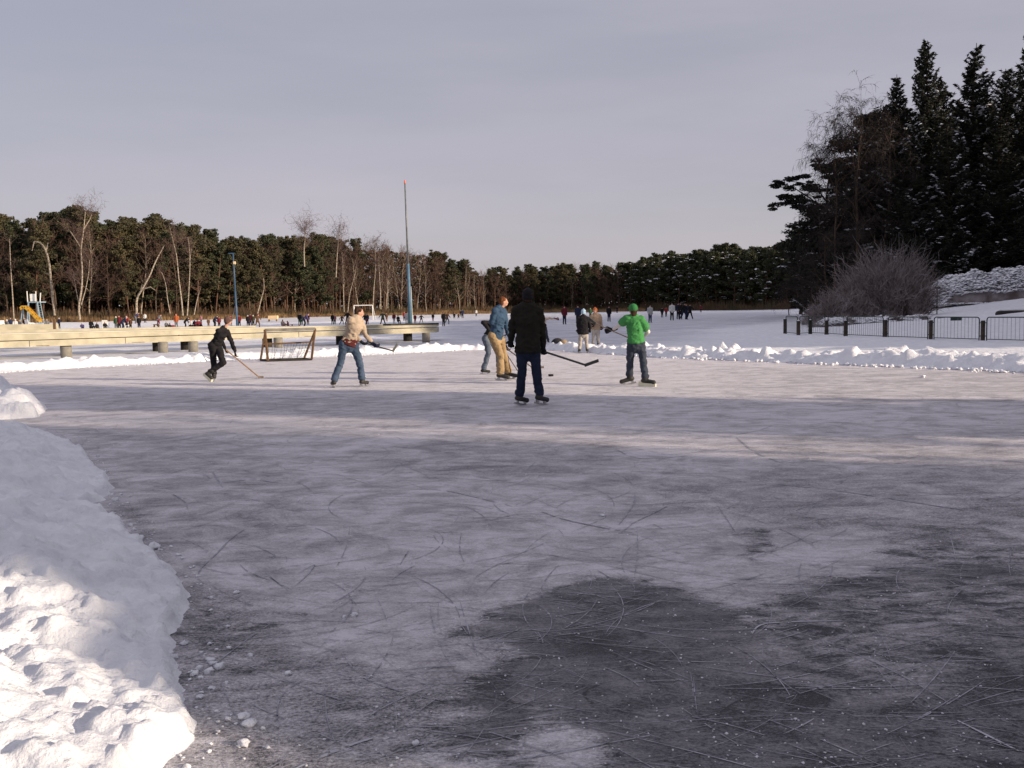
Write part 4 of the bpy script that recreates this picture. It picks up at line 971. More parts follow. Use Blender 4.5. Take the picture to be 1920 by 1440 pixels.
# concrete drums standing on the ice in front of the jetty
for k, (px, yt, yb, D, wpx, lab) in enumerate([(121, 650, 675, 34.9, 20, 'wide concrete drum at the left part of the jetty'), (303, 641, 663, 37.9, 18, 'concrete drum left of the black-clad stick player, nearer the left'),
                                  (360, 640, 662, 38.8, 18, 'concrete drum immediately left of the black-clad stick player'), (520, 633, 657, 41.0, 17, 'concrete drum seen through the small goal frame'), (798, 624, 650, 45.0, 15, 'concrete drum at the right end of the jetty')]):
    c = atY(px, 600, D); zt = atY(px, yt, D).z; r_ = wpx/F_PX*D/2
    root = empty('concrete_drum', (c.x, D, 0), lab, 'drum', 'concrete drums in front of the jetty')
    MB().tube((0, 0, -.12), (0, 0, zt-.04), r_, seg=28).build('body', M['concrete'], root, smooth=False)
    MB().tube((0, 0, zt-.04), (0, 0, zt), r_*1.03, r_*.9, seg=28).build('cap', M['concrete'], root)

# tall pole on the jetty end
D = 46.6; b = atY(769.5, 609.0, D); t_ = atY(759, 338, D); b.z = JZ+.2
root = empty('tall_pole', b, 'very tall thin blue-grey pole with a small red tip on the jetty end', 'pole')
v = t_-b
MB().tube((0, 0, -.1), v*.42, .10, .065, 12).build('lower_tube', M['bluepaint'], root, smooth=True)
MB().tube(v*.42, v*.985, .05, .034, 12).build('upper_tube', M['steel'], root, smooth=True)
MB().tube(v*.978, v*1.0, .042, .034, 10).build('tip', M['orange'], root)
MB().tube((.115, -.03, -.05), Vector((.10, -.03, 0))+v*.26, .013, .012, 8).build('sunlit_edge', M['white'], root)  # white tube stands in for the sunlit right side of the lower pole
MB().tube(v*.26+Vector((-.08, 0, 0)), v*.262+Vector((.11, -.04, 0)), .015, .015, 8).build('bracket', M['steel'], root)

# lamp mast
D = 96; b = atY(445, 612, D); b.z = 0; t_ = atY(437, 476, D)
root = empty('lamp_mast', b, 'slim blue lamp mast with a small pale lamp below its top', 'lamp mast'); v = t_-b
MB().tube((0, 0, -.2), v*.5, .12, .09, 10).build('lower_tube', M['blue2'], root, smooth=True)
MB().tube(v*.5, v, .08, .06, 10).build('upper_tube', M['blue2'], root, smooth=True)
q = v*.88; MB().box(q+Vector((.12, -.12, 0)), (.22, .2, .28)).build('lamp', M['beige'], root, bevel=.02)
MB().bar(v+Vector((-.45, 0, .05)), v+Vector((.12, 0, .05)), .12, .08).build('crossbar', M['blue2'], root)
MB().tube((-.9, 0, -.2), v*.32, .03, .03, 6).build('stay', M['steel'], root)

# small hockey goal
D = at(500, 678).y-.1
def gp(px, py, dy=0): return atY(px, py, D+dy)
base = at(540, 678); root = empty('hockey_goal', base, 'small rusty-framed hockey goal with a torn net on the ice', 'goal')
L_ = lambda p: Vector(p)-base
mb = MB(); A = L_(gp(496.5, 618)); B = L_(gp(502.5, 677)); B.z = .03; mb.bar(A, B, .085, .07)
mb.build('post', M['rust'], root, bevel=.01)
mb = MB(); A2 = L_(gp(586.5, 616)); B2 = L_(gp(580, 673)); B2.z = .03; B2.y = B.y+.35; A2.y = A.y+.35; mb.bar(A2, B2, .075, .07); mb.build('post', M['rust'], root, bevel=.01)
MB().bar(A+Vector((0, 0, -.02)), A2+Vector((0, 0, -.02)), .085, .09).build('crossbar', M['concrete'], root, bevel=.01)
C1 = L_(gp(488.5, 677, .75)); C1.z = .03; C2 = L_(gp(570, 673, 1.1)); C2.z = .03
MB().bar(A+Vector((0, .06, -.05)), C1, .05).build('side_brace', M['rust'], root); MB().bar(A2+Vector((0, .06, -.05)), C2, .05).build('side_brace', M['rust'], root)
MB().bar(B, B2, .06, .06).build('ground_bar', M['darkwood_shade'], root)
mb = MB(); mb.bar(C1, C2, .05); mb.bar(B, C1, .05); mb.bar(B2, C2, .05); mb.build('rear_bar', M['darkwood_shade'], root)
m1 = C1.lerp(A, .52); m2 = C2.lerp(A2, .55); MB().bar(m1, m2, .05).build('middle_bar', M['rust'], root)
r = np.random.default_rng(2); tw = TM()
for i in range(16):     # slack cords of the net behind the middle bar
    q = i/15; p0 = np.array(m1.lerp(m2, q)); p1 = np.array(C1.lerp(C2, min(1, q*.94+.03+.05*math.sin(i*2.2)))); tw.tube([p0, (p0+p1)/2+np.array([.03*math.sin(i), .06, -.05]), p1], .006, 3)
for i in range(6):
    q = i/6; p0 = np.array(m1.lerp(C1, q)); p1 = np.array(m2.lerp(C2, q)); tw.tube([p0, p0*.5+p1*.5+np.array([0, .05, -.06]), p1], .0035, 3)
link('net', tw.mesh('net'), M['steel'], root)

# far football goal
D = 150; a = atY(664, 592, D); zg = gz(a.x, D); b = atY(699, 591, D); h = .0
root = empty('football_goal', (a.x, D, zg), 'white football goal far off behind the beige-jumper skater', 'goal'); top = atY(680, 572.5, D).z-zg; W_ = b.x-a.x
for x_ in (0, W_): MB().tube((x_, 0, 0), (x_, 0, top), .075, seg=8).build('post', M['white'], root)
MB().tube((0, 0, top), (W_, 0, top), .075, seg=8).build('crossbar', M['white'], root)
for x_ in (0, W_): MB().tube((x_, 0, top), (x_+.3, 1.4, 0), .035, seg=6).build('stay', M['white'], root)

# cream bench-like table by the reeds
D = 154; a = atY(512, 590, D); root = empty('picnic_bench', (a.x, D, gz(a.x, D)), 'cream picnic bench at the edge of the far reeds', 'bench')
MB().box((0, 0, .75), (1.5, .8, .5)).build('backboard', M['beige'], root, bevel=.03)
MB().box((0, -.6, .45), (1.6, .45, .08)).build('seat', M['beige'], root)
for s in (-.6, .6): MB().box((s, -.3, .22), (.1, .6, .45)).build('leg', M['wood'], root)

# slide tower at far left
D = 130
def tp(px, py, dy=0): return atY(px, py, D+dy)
zb = gz(tp(70, 600).x, D); base = tp(68, 600); base.z = zb
L_ = lambda px, py, dy=0, z=None: (lambda v: Vector((v.x-base.x, v.y-base.y, v.z-base.z)) if z is None else Vector((v.x-base.x, v.y-base.y, z)))(tp(px, py, dy))
root = empty('slide_tower', base, 'blue lifeguard tower with a slanting ladder and white windshield', 'tower')
for a, b_, dy in [((53, 567), (50, 606), 0), ((69, 567), (74, 606), 0), ((54, 567), (55, 604), 1.6), ((68, 566), (78, 604), 1.6)]:
    MB().bar(L_(*a, dy), L_(*b_, dy, z=0), .11).build('leg', M['paleblue'], root)
MB().box((L_(52, 567)+L_(75, 566))/2+Vector((0, .8, 0)), ((L_(75, 566)-L_(52, 567)).x, 1.8, .14)).build('platform', M['paleblue'], root)
for a, b_ in [((50.5, 546), (52, 567)), ((67, 546), (67.5, 567)), ((76, 549), (75, 567))]: MB().bar(L_(*a), L_(*b_), .09).build('rail_post', M['white'], root)
MB().box(L_(60, 558)+Vector((0, .2, 0)), (.75, .06, 1.0)).build('windshield', M['white'], root, bevel=.02)
mb = MB()
for dx in (0, 5.5): mb.bar(L_(70+dx, 566, -.1), L_(77.5+dx, 606, -.6), .06)
for i in range(9): f = (i+.5)/9; mb.bar(L_(70+7.5*f, 566+40*f, -.1-.5*f), L_(75.5+7.5*f, 566+40*f, -.1-.5*f), .05)
mb.build('ladder', M['paleblue'], root)
D = 126; base = tp(60, 600); base.z = gz(base.x, D)
root = empty('slide', base, 'curved yellow slide standing in front of the lifeguard tower', 'slide')
P = [(41, 580.5), (44, 577), (49, 577.5), (56, 584), (64, 592), (71, 599), (76, 603)]
tr = TM(); Q = [np.array(L_(a, b_)) for a, b_ in P]
for wv, hh in ((0, 0), ):
    for i in range(len(Q)-1):
        pass
mb = MB()
for i in range(len(Q)-1):
    a, b_ = Vector(Q[i]), Vector(Q[i+1]); d = (b_-a).normalized(); mb.bar(a-d*.03, b_+d*.03, .8, .07)
    mb.bar(a-d*.03+Vector((0, -.38, .14)), b_+d*.03+Vector((0, -.38, .14)), .05, .32); mb.bar(a-d*.03+Vector((0, .38, .14)), b_+d*.03+Vector((0, .38, .14)), .05, .32)
mb.build('chute', M['yellow'], root)
MB().bar(L_(44, 580), L_(44, 600, 0, z=0), .09).build('support', M['paleblue'], root)
MB().bar(L_(42, 580), L_(36, 600, 0, z=0), .09).build('ladder', M['paleblue'], root)

# plastic garden chairs near the rear wall
def chair():
    root = empty('garden_chair', (0, 0, 0)); m_ = M['white']
    MB().box((0, 0, .42), (.46, .46, .035)).build('seat', m_, root, bevel=.01)
    MB().box((0, .25, .68), (.46, .04, .52), Matrix.Rotation(-.18, 3, 'X')).build('backrest', m_, root, bevel=.01)
    for sx in (-1, 1):
        for sy in (-1, 1): MB().bar((sx*.2, sy*.18, .42), (sx*.26, sy*.26, 0), .05).build('leg', m_, root)
        mb = MB(); mb.bar((sx*.25, -.2, .64), (sx*.25, .24, .66), .05); mb.bar((sx*.25, -.2, .42), (sx*.25, -.2, .64), .04); mb.build('armrest', m_, root)
    return root
ch0 = chair()
M['greenplastic'] = mat('green plastic', (.05, .12, .08), (.04, .1, .06), 5, .5)
for i, (px, D, rz, sc, lab) in enumerate([(2, 100, .4, 1.25, 'white garden chair cut by the left picture edge'), (56, 100, 2.6, 1.3, 'white garden chair in front of the yellow slide'), (198, 98, 3.3, 1.15, 'white garden chair under the tan-haired bending visitor'), (240, 98, .3, 1.1, 'white garden chair beside the red-clad standing group')]):
    c = ch0 if i == 0 else copy_tree(ch0); p = atY(px, 610, D); c.location = (p.x, D, gz(p.x, D)+(.35 if i < 2 else .05)); c.rotation_euler = (0, 0, rz); c.scale = (sc,)*3; tag(c, lab, 'chair', 'white garden chairs behind the jetty')
    if i < 2: c.location.z = gz(p.x, D)+.02; c.location.z += .10
# sunken timber stool
D = 100; p = atY(293, 610, D); root = empty('low_stool', (p.x, D, gz(p.x, D)+.03), 'low brown wooden stool standing alone on the snow', 'stool')
MB().box((0, 0, .52), (.55, .35, .09)).build('seat', M['wood'], root, bevel=.01)
for sx in (-1, 1):
    for sy in (-1, 1): MB().bar((sx*.2, sy*.12, .5), (sx*.27, sy*.15, 0), .07).build('leg', M['wood'], root)
# magenta bag
D = 99; p = atY(324, 610, D); root = empty('bag', (p.x, D, gz(p.x, D)+.03), 'magenta bag set down beside the visitor in orange', 'bag'); M['magenta'] = mat('magenta cloth', (.35, .03, .08), (.25, .02, .06), 8, .8)
MB().ball((0, 0, .22), (.33, .22, .24)).vox('body', M['magenta'], root, .03, 3); MB().limb((-.15, 0, .42), (.15, 0, .42), .02, .02).build('handle', M['darkwood_shade'], root)
# sledge
D = 100; p = atY(553, 606, D); root = empty('sledge', (p.x, D, gz(p.x, D)+.05), 'low wooden sledge beside the two children sitting on the snow', 'sledge')
for sy in (-.2, .2):
    mb = MB(); mb.bar((-.5, sy, .04), (.4, sy, .04), .05); mb.bar((.4, sy, .04), (.58, sy, .2), .05); mb.build('runner', M['wood'], root)
mb = MB()
for i in range(5): mb.box((-.4+i*.2, 0, .26), (.12, .46, .03))
mb.build('seat', M['wood'], root)
MB().box((-.3, 0, .14), (.05, .4, .2)).build('crosspiece', M['wood'], root)

# backpack on the ridge
bk = at(1052, 656); bk.y += .15; root = empty('backpack', bk, 'dark backpack with a tan flap slumped on the snow ridge', 'bag')
M['blackcloth'] = mat('black cloth', (.022, .02, .022), (.012, .012, .014), 12, .85, .3, 60); M['tan'] = mat('tan cloth', (.30, .22, .14), (.22, .16, .10), 10, .85, .2, 60)
MB().ball((-.12, 0, .2), (.26, .2, .24)).ball((.05, 0, .14), (.28, .2, .15)).ball((.35, -.02, .07), (.16, .1, .05)).vox('body', M['blackcloth'], root, .02, 4)
MB().ball((.10, -.06, .27), (.15, .17, .12)).vox('flap', M['tan'], root, .018, 3)
tw = TM(); tw.tube([(-.3, -.15, .1), (-.36, -.25, .02), (-.15, -.32, .015), (.1, -.28, .015)], .014, 5); link('strap', tw.mesh('strap'), M['blackcloth'], root)
# puck
pk = at(1033, 705.5); root = MB().tube((0, 0, 0), (0, 0, .045), .06, seg=24).build('puck', M['blackcloth'], None, (pk.x, pk.y, .003), bevel=.005)
tag(root, 'black puck lying on the ice right of the dark-coated skater', 'puck')

# fence along the right bank: posts and crowd-barrier panels
FP = [(1472, 626), (1497, 628.5), (1519, 626.5), (1550, 628), (1585, 630.5), (1660, 634), (1745, 637), (1842.5, 640), (1952, 643), (2075, 646)]
FX = [(1466.5, 625)]+FP[1:]
fpos = []
for i, (px, py) in enumerate(FP):
    p = at(px, py, .06); z = gz(p.x, p.y); fpos.append(Vector((p.x, p.y, z)))
names = ['first', 'second', 'third', 'fourth', 'fifth', 'sixth', 'seventh', 'eighth', 'ninth', 'tenth']
for i, p in enumerate(fpos[:9]):
    h = (.78, .72, .72, .72, .74, .80, .80, .80, .8)[i]
    root = empty('fence_post', p, names[i]+' dark wooden post of the fence counted from its left end', 'fence post', 'posts of the fence on the right bank')
    w_ = .12 if i > 3 else .14
    MB().box((0, 0, h/2-.1), (w_, w_, h+.2)).build('shaft', M['post'], root, bevel=.015)
    MB().ball((0, 0, h+.012), (w_*.5, w_*.5, .03)).build('snow_cap', M['snow'], root, smooth=True)
M['barrier'] = mat('galvanised barrier tube', (.20, .21, .21), (.15, .16, .16), 9, .5, metal=.2)
for i in range(9):
    a, b_ = fpos[i], fpos[i+1]; d = b_-a; n = d.normalized(); s = a+n*.16; e = b_-n*.16; Lh = (e-s).length
    root = empty('barrier_panel', s, 'barred barrier panel between the %s and %s fence posts' % (names[i], names[i+1]) if i < 8 else 'barred barrier panel running out of the picture at the right edge', 'barrier', 'barrier panels of the fence on the right bank')
    e2 = e-s; H_ = .92; tr = TM(); rr = .10
    p = lambda t, z: np.array([n.x*t, n.y*t, n.z*t+z])
    crn = [p(0, .05)]+[p(0, H_-rr)]+[p(rr-rr*math.cos(q), H_-rr+rr*math.sin(q)) for q in (math.pi/6, math.pi/3, math.pi/2)]+[p(Lh-rr+rr*math.sin(q), H_-rr+rr*math.cos(q)) for q in (0, math.pi/6, math.pi/3, math.pi/2)]+[p(Lh, .05)]
    tr.tube(crn, .021, 6); tr.tube([p(0, .14), p(Lh, .14)], .015, 5)
    link('frame', tr.mesh('frame'), M['greenpaint'], root, smooth=True)
    tr = TM(); nb = max(4, int(Lh/.155))
    for k in range(1, nb): tr.tube([p(Lh*k/nb, .14), p(Lh*k/nb, H_)], .006, 4)
    link('bars', tr.mesh('bars'), M['barrier'], root)
    for t in (.0, Lh):
        mb = MB(); s_ = 1 if t == 0 else -1; mb.box(Vector(p(t-.06*s_, .25)), (.12, .03, .03)); mb.box(Vector(p(t-.06*s_, .72)), (.12, .03, .03)); mb.build('clamp', M['greenpaint'], root)
    if i == 6: MB().box(Vector(p(Lh*.5, H_-.06)), (.42, .03, .13)).build('name_plate', M['greenpaint'], root, bevel=.01)
# low dark timber edging on the slope and small sign
for px0, px1, py, th, D, lab, h_ in [(1872, 1990, 603, .3, 50, 'dark log retaining edge at the right picture edge', .32), (1760, 1775, 600, .2, 54, 'short dark log end showing in the snow below the hedge', .14)]:
    a = atY(px0, py, D); b_ = atY(px1, py+2, D); z = max(gz(a.x, D), atY(px0, py, D).z)
    root = empty('log_edging', (a.x, D, z), lab, 'log')
    MB().limb((0, 0, h_*.3), (b_.x-a.x, 0, h_*.3), h_*.5, h_*.5).build('log', M['darkwood_shade'], root); MB().limb((.1, .1, h_*.85), (b_.x-a.x, .1, h_*.85), .06, .06).build('snow_cap', M['snow'], root, smooth=True)
D = 62; a = atY(1757, 568, D); z = gz(a.x, D); root = empty('small_sign', (a.x, D, z), 'small dark sign on a post between the big bush and the hedge', 'sign'); hh = atY(1757, 538, D).z-z
MB().tube((0, 0, -.2), (0, 0, hh), .035, seg=8).build('post', M['darkwood_shade'], root); MB().box((0, -.04, hh-.05), (.36, .03, .12)).build('board', M['darkwood_shade'], root)
# ------------------------------------------------------------------ people
def cl(name, c, c2=None, b=.35, sc=6, bs=22): return mat(name, c, c2, sc, .85, b, bs, spec=.15)
M['skin'] = cl('skin', (.52, .30, .22), (.46, .26, .19), 0)
M['hairdark'] = cl('dark brown hair', (.035, .02, .013), (.06, .03, .018), .6, 20, 80)
M['hairred'] = cl('reddish brown hair', (.16, .055, .02), (.10, .035, .015), .6, 20, 80)
M['blackfab'] = cl('black fabric', (.016, .014, .016), (.010, .010, .012))
M['darkcoat'] = cl('dark brown-black coat', (.020, .017, .012), (.012, .011, .009), .6)
M['navy'] = cl('navy trousers', (.018, .024, .050), (.012, .016, .034), .5)
M['jeans'] = cl('blue jeans', (.07, .10, .155), (.035, .055, .09), .5, 3)
M['greyjeans'] = cl('faded grey-blue jeans', (.12, .15, .19), (.07, .09, .12), .5, 3)
M['darkjeans'] = cl('dark jeans', (.045, .055, .075), (.03, .035, .05), .5, 3)
M['beigeknit'] = cl('beige knitted jumper', (.42, .33, .25), (.34, .27, .20), .5)
M['maroon'] = cl('maroon shirt', (.10, .02, .02), (.07, .015, .015))
M['bluejacket'] = cl('blue jacket', (.042, .080, .135), (.028, .055, .095), .5)
M['tantrousers'] = cl('tan work trousers', (.34, .24, .13), (.24, .16, .085), .5, 3)
M['green'] = cl('bright green t-shirt', (.060, .25, .075), (.045, .19, .055), .5)
M['greencap'] = cl('green cap', (.04, .20, .06), (.03, .15, .045))
M['whitesleeve'] = cl('white undershirt', (.70, .66, .62), (.6, .56, .53))
M['brownknit'] = cl('brown knit hat', (.13, .075, .06), (.09, .05, .045), .5, 20, 60)
M['bluehat'] = cl('light blue knit hat', (.36, .50, .62), (.3, .42, .54), .4, 20, 60)
M['orangehat'] = cl('orange knit hat', (.55, .16, .05), (.4, .12, .04), .4, 20, 60)
M['tancoat'] = cl('tan coat', (.36, .26, .18), (.28, .2, .14))
M['palepants'] = cl('pale grey trousers', (.42, .38, .34), (.33, .3, .27))
M['creamjacket'] = cl('cream jacket', (.62, .48, .36), (.52, .40, .3))
M['gaiter'] = cl('grey-black gaiter', (.05, .05, .045), (.03, .03, .03))
M['whiteboot'] = mat('cream skate holder', (.75, .72, .55), (.62, .6, .46), 6, .5)
M['blade'] = mat('steel blade', (.45, .45, .47), (.3, .3, .32), 6, .3, metal=.8)
M['bootblack'] = mat('black boot', (.02, .02, .02), (.04, .035, .03), 9, .6)
M['stickwood'] = mat('wooden stick', (.30, .19, .11), (.22, .13, .075), 12, .6)
M['stickdark'] = mat('dark taped stick', (.06, .065, .06), (.035, .04, .038), 9, .6)
M['stickgrey'] = mat('worn grey stick', (.16, .13, .11), (.1, .08, .07), 9, .6)

def skate(root, an, toe, kn, mboot, mblade, h=.085, lift=None, size=1.0, holder=None, name='skate'):
    """boot with a blade under it; an, toe local vectors (ankle joint, toe point direction)"""
    an = Vector(an); d = Vector(toe)-an; ground_dir = Vector((d.x, d.y, d.z)); f = ground_dir.normalized()
    upd = Vector((0, 0, 1)) if abs(f.z) < .3 else (Vector((0, 0, 1))-f*f.z).normalized()
    upd = (upd-f*upd.dot(f)).normalized(); side = f.cross(upd)
    heel = an-f*.05*size-upd*.045*size; tip = heel+f*.25*size
    sh_ = (Vector(kn)-an).normalized(); mb = MB(); mb.limb(an+sh_*.13*size, an-upd*.03*size, .064*size, .060*size, side)
    mb.limb(heel+f*.02, tip-f*.04, .054*size, .045*size, side, .85); mb.ball(tip-f*.03-upd*.004, (.045*size,)*3)
    s = mb.vox(name, mboot, root, .011, 3)
    q = Matrix((f, side, upd)).transposed()
    c = heel+f*.10*size-upd*(.055)*size
    b2 = MB(); b2.box(c+f*.01-upd*.034*size, (.31*size, .008, .034*size), q); b2.build('blade', M['blade'], s)
    b3 = MB()
    if holder: b3.box(c-upd*.012, (.34*size, .055, .085*size), q); b3.build('holder', holder, s, bevel=.006)
    else:
        b3.box(c-f*.075*size+upd*.006, (.05*size, .03, .05*size), q); b3.box(c+f*.085*size+upd*.006, (.05*size, .03, .05*size), q); b3.build('holder', mblade, s)
    s2 = heel-upd*.1*size
    return s
def hand(mb, wr, tip, side, s=1.0, grip=None):
    """palm and five fingers of unequal length, curled round whatever is held"""
    wr = Vector(wr); tip = Vector(tip); f = (tip-wr).normalized(); side = Vector(side); side = (side-f*side.dot(f)).normalized(); pn = f.cross(side)
    mb.limb(wr, wr+f*.085*s, .026*s, .037*s, side, .55)
    for i, ln in enumerate((.066, .076, .072, .056)):
        o = wr+f*.085*s+side*(.030-.020*i)*s
        m1 = o+(f*.62+pn*.45).normalized()*ln*.5*s; m2 = m1+(f*-.1+pn*.9).normalized()*ln*.5*s
        mb.limb(o-f*.015, m1, .0105*s, .010*s, side, 1, 8); mb.limb(m1, m2, .010*s, .0085*s, side, 1, 8)
    o = wr+f*.03*s+side*.030*s; m1 = o+(side*.6+f*.7+pn*.2).normalized()*.045*s; m2 = m1+(f*.6+pn*.8).normalized()*.035*s
    mb.limb(o, m1, .014*s, .012*s, None, 1, 8); mb.limb(m1, m2, .012*s, .010*s, None, 1, 8)
def face(mb, hc, fwd, upv, s):
    fwd = Vector(fwd).normalized(); upv = Vector(upv); upv = (upv-fwd*upv.dot(fwd)).normalized(); sd_ = fwd.cross(upv)
    rot = Matrix((sd_, fwd, upv)).transposed()
    mb.ball(hc, (.074*s, .094*s, .112*s), rot, 20, 16); mb.ball(hc+fwd*.035*s-upv*.055*s, (.052*s, .055*s, .055*s), rot)   # skull, jaw
    mb.ball(hc+fwd*.098*s-upv*.018*s, (.013*s, .022*s, .026*s), rot)                                                    # nose
    mb.ball(hc+fwd*.090*s-upv*.062*s, (.026*s, .014*s, .011*s), rot)                                                     # lips
    mb.ball(hc+fwd*.086*s+upv*.020*s, (.055*s, .016*s, .012*s), rot)                                                     # brow
    for k in (-1, 1):
        mb.ball(hc+sd_*.074*s*k-upv*.006*s-fwd*.004*s, (.012*s, .022*s, .032*s), rot)                                  # ears
        mb.ball(hc+sd_*.045*s*k+fwd*.06*s-upv*.02*s, (.024*s, .024*s, .024*s), rot)                                    # cheeks
    return rot, sd_, fwd, upv
def player(D, J, fwd, label, s=1.0, jacket='blackfab', trousers='jeans', jr=1.0, tr=1.0, hat=None, hatmat='blackfab', hair='hairdark', hairlong=0, glove='blackfab', glovel=True, glover=True,
           boots='bootblack', blade='blade', holder=(None, None), hem=None, coat=False, sleeves=True, lift=(0, 0), headfwd=None, group='hockey players and children near the goal', skatesz=1.0, noback=False, flare=1.0):
    """J: joint -> (px, py, depth offset). All joints are placed at real depth, root on the ice."""
    W = {k: atY(v[0], v[1], D+v[2]) for k, v in J.items()}
    mid = (W['anL']+W['anR'])/2; root = empty('person', (mid.x, mid.y, 0), label, 'person', group); base = Vector((mid.x, mid.y, 0))
    P = {k: v-base for k, v in W.items()}
    for S in 'LR':
        P['an'+S].z = max(P['an'+S].z, .148*skatesz*s); P['to'+S].z = max(P['to'+S].z, .125*skatesz*s) if P['an'+S].z < .22 else P['to'+S].z
    fwd = Vector(fwd).normalized(); shs = (P['shR']-P['shL']).normalized(); his = (P['hiR']-P['hiL']).normalized()
    pel = (P['hiL']+P['hiR'])/2; chest = (P['shL']+P['shR'])/2; neck = P['neck']; up_t = (chest-pel).normalized()
    hf = Vector(headfwd or fwd)
    # body
    mb = MB(); hup = (P['head']-neck).normalized()*.6+Vector((0, 0, .6)); rot, hsd, hfw, hu = face(mb, P['head'], hf, hup, s)
    mb.limb(chest, P['head']-hu*.05*s, .058*s, .052*s, hsd, .95)
    waist = pel.lerp(chest, .38); ribs = pel.lerp(chest, .78)
    bw = max(.10*s, min(.17*s, (P['shR']-P['shL']).length*.42))
    mb.limb(pel-up_t*.03, waist, .150*s, .128*s, his, .68); mb.limb(waist, ribs, .128*s, bw*1.0, shs, .68); mb.limb(ribs, chest-up_t*.02, bw, bw*.8, shs, .62)
    for S in 'LR':
        sh, el, wr = P['sh'+S], P['el'+S], P['wr'+S]
        mb.limb(chest.lerp(sh, .4), sh, .058*s, .056*s); mb.limb(sh, el, .050*s, .039*s); mb.limb(el, wr, .039*s, .026*s)
        hand(mb, wr, P['ha'+S], hfw.cross((P['ha'+S]-wr).normalized()) if abs(hfw.dot((P['ha'+S]-wr).normalized())) < .95 else Vector((1, 0, 0)), s)
        hp, kn, an = P['hi'+S], P['kn'+S], P['an'+S]
        mb.limb(pel.lerp(hp, .6), hp, .095*s, .090*s); mb.limb(hp, kn, .088*s, .056*s); mb.limb(kn, kn.lerp(an, .4), .056*s, .054*s); mb.limb(kn.lerp(an, .4), an, .054*s, .038*s)
    body = mb.vox('body', M['skin'], root, .011, 2)
    # trousers
    mb = MB(); mb.limb(pel-up_t*.04, pel+up_t*.12*s, .172*s*tr, .152*s*tr, his, .76)
    for S in 'LR':
        hp, kn, an = P['hi'+S], P['kn'+S], P['an'+S]
        mb.limb(pel.lerp(hp, .5), hp, .115*s*tr, .110*s*tr); mb.limb(hp, kn, .108*s*tr, .076*s*tr); mb.limb(kn, an+(kn-an).normalized()*.07, .076*s*tr, .062*s*tr*flare)
        r_ = np.random.default_rng(int(P['kn'+S].x*1000) % 1000)
        for k in range(7):      # folds round knee and shin
            t_ = r_.uniform(.55, 1.9); a_ = hp.lerp(kn, t_) if t_ < 1 else kn.lerp(an, min(.85, t_-1)); rr = (.1-.03*min(t_, 1.2))*s*tr
            ang = r_.uniform(0, 6.28); o_ = Vector((math.cos(ang), math.sin(ang), 0))*rr*.62; mb.ball(a_+o_, (rr*.5, rr*.5, rr*.28), Matrix.Rotation(r_.uniform(-.5, .5), 3, 'X'))
        mb.limb(an+(kn-an).normalized()*.13, an+(kn-an).normalized()*.05, .064*s*tr*flare, .070*s*tr*flare)
    mb.vox('trousers', M[trousers], root, .012, 3, wr=.020)
    # jacket or shirt
    mb = MB(); jb = bw*1.18*jr; e = 0.02 if not coat else 0
    low = pel+up_t*(.06*s) if hem is None else pel-up_t*hem
    mb.limb(low, waist, .168*s*jr*(1.08 if coat else 1), .150*s*jr*(1.06 if coat else 1), his, .80, e0=.12); mb.limb(waist, ribs, .150*s*jr*(1.06 if coat else 1), jb, shs, .76); mb.limb(ribs, chest, jb, jb*.86, shs, .72)
    mb.limb(chest, neck+hu*.005, .075*s*jr, .064*s)
    for S in 'LR':
        sh, el, wr = P['sh'+S], P['el'+S], P['wr'+S]
        mb.limb(chest.lerp(sh, .3), sh, .078*s*jr, .074*s*jr); 
        if sleeves:
            mb.limb(sh, el, .072*s*jr, .056*s*jr); mb.limb(el, el.lerp(wr, .93), .056*s*jr, .042*s*jr)
            mb.ball(el+(sh-el).normalized()*.03, (.062*s*jr,)*3)
        else: mb.limb(sh, sh.lerp(el, .62), .076*s*jr, .082*s*jr)
    r_ = np.random.default_rng(int(P['head'].z*1e4) % 977)
    for k in range(12):
        t_ = r_.uniform(.05, .85); a_ = low.lerp(chest, t_); ang = r_.uniform(0, 6.28); o_ = (his*math.cos(ang)*.82+his.cross(up_t)*math.sin(ang)*.6)*jb
        mb.ball(a_+o_, (.055*s, .055*s, .018*s), Matrix.Rotation(r_.uniform(-.7, .7), 3, 'Y'))
    mb.vox('coat' if coat else 'top', M[jacket], root, .012, 3, wr=.022)
    if not sleeves:
        mb = MB()
        for S in 'LR':
            sh, el, wr = P['sh'+S], P['el'+S], P['wr'+S]; mb2 = MB(); mb2.limb(sh.lerp(el, .5), el, .052*s, .046*s).limb(el, el.lerp(wr, .9), .046*s, .034*s).ball(el, (.05*s,)*3); mb2.vox('sleeve', M['whitesleeve'], root, .010, 3)
    for S, on in (('L', glovel), ('R', glover)):
        if on:
            mb = MB(); wr = P['wr'+S]; ha = P['ha'+S]; f_ = (ha-wr).normalized(); sd2 = hfw.cross(f_) if abs(hfw.dot(f_)) < .95 else Vector((1, 0, 0))
            hand(mb, wr+f_*.005, ha, sd2, s*1.42); mb.limb(wr-f_*.07, wr+f_*.01, .048*s, .040*s); mb.vox('glove', M[glove], root, .008, 2)
    # head wear and hair
    H = P['head']
    def cap_pts(mb, sc_, low_):
        mb.ball(H+hu*.028*s-hfw*.006*s, (.088*s*sc_, .104*s*sc_, .100*s*sc_), rot, 20, 14)
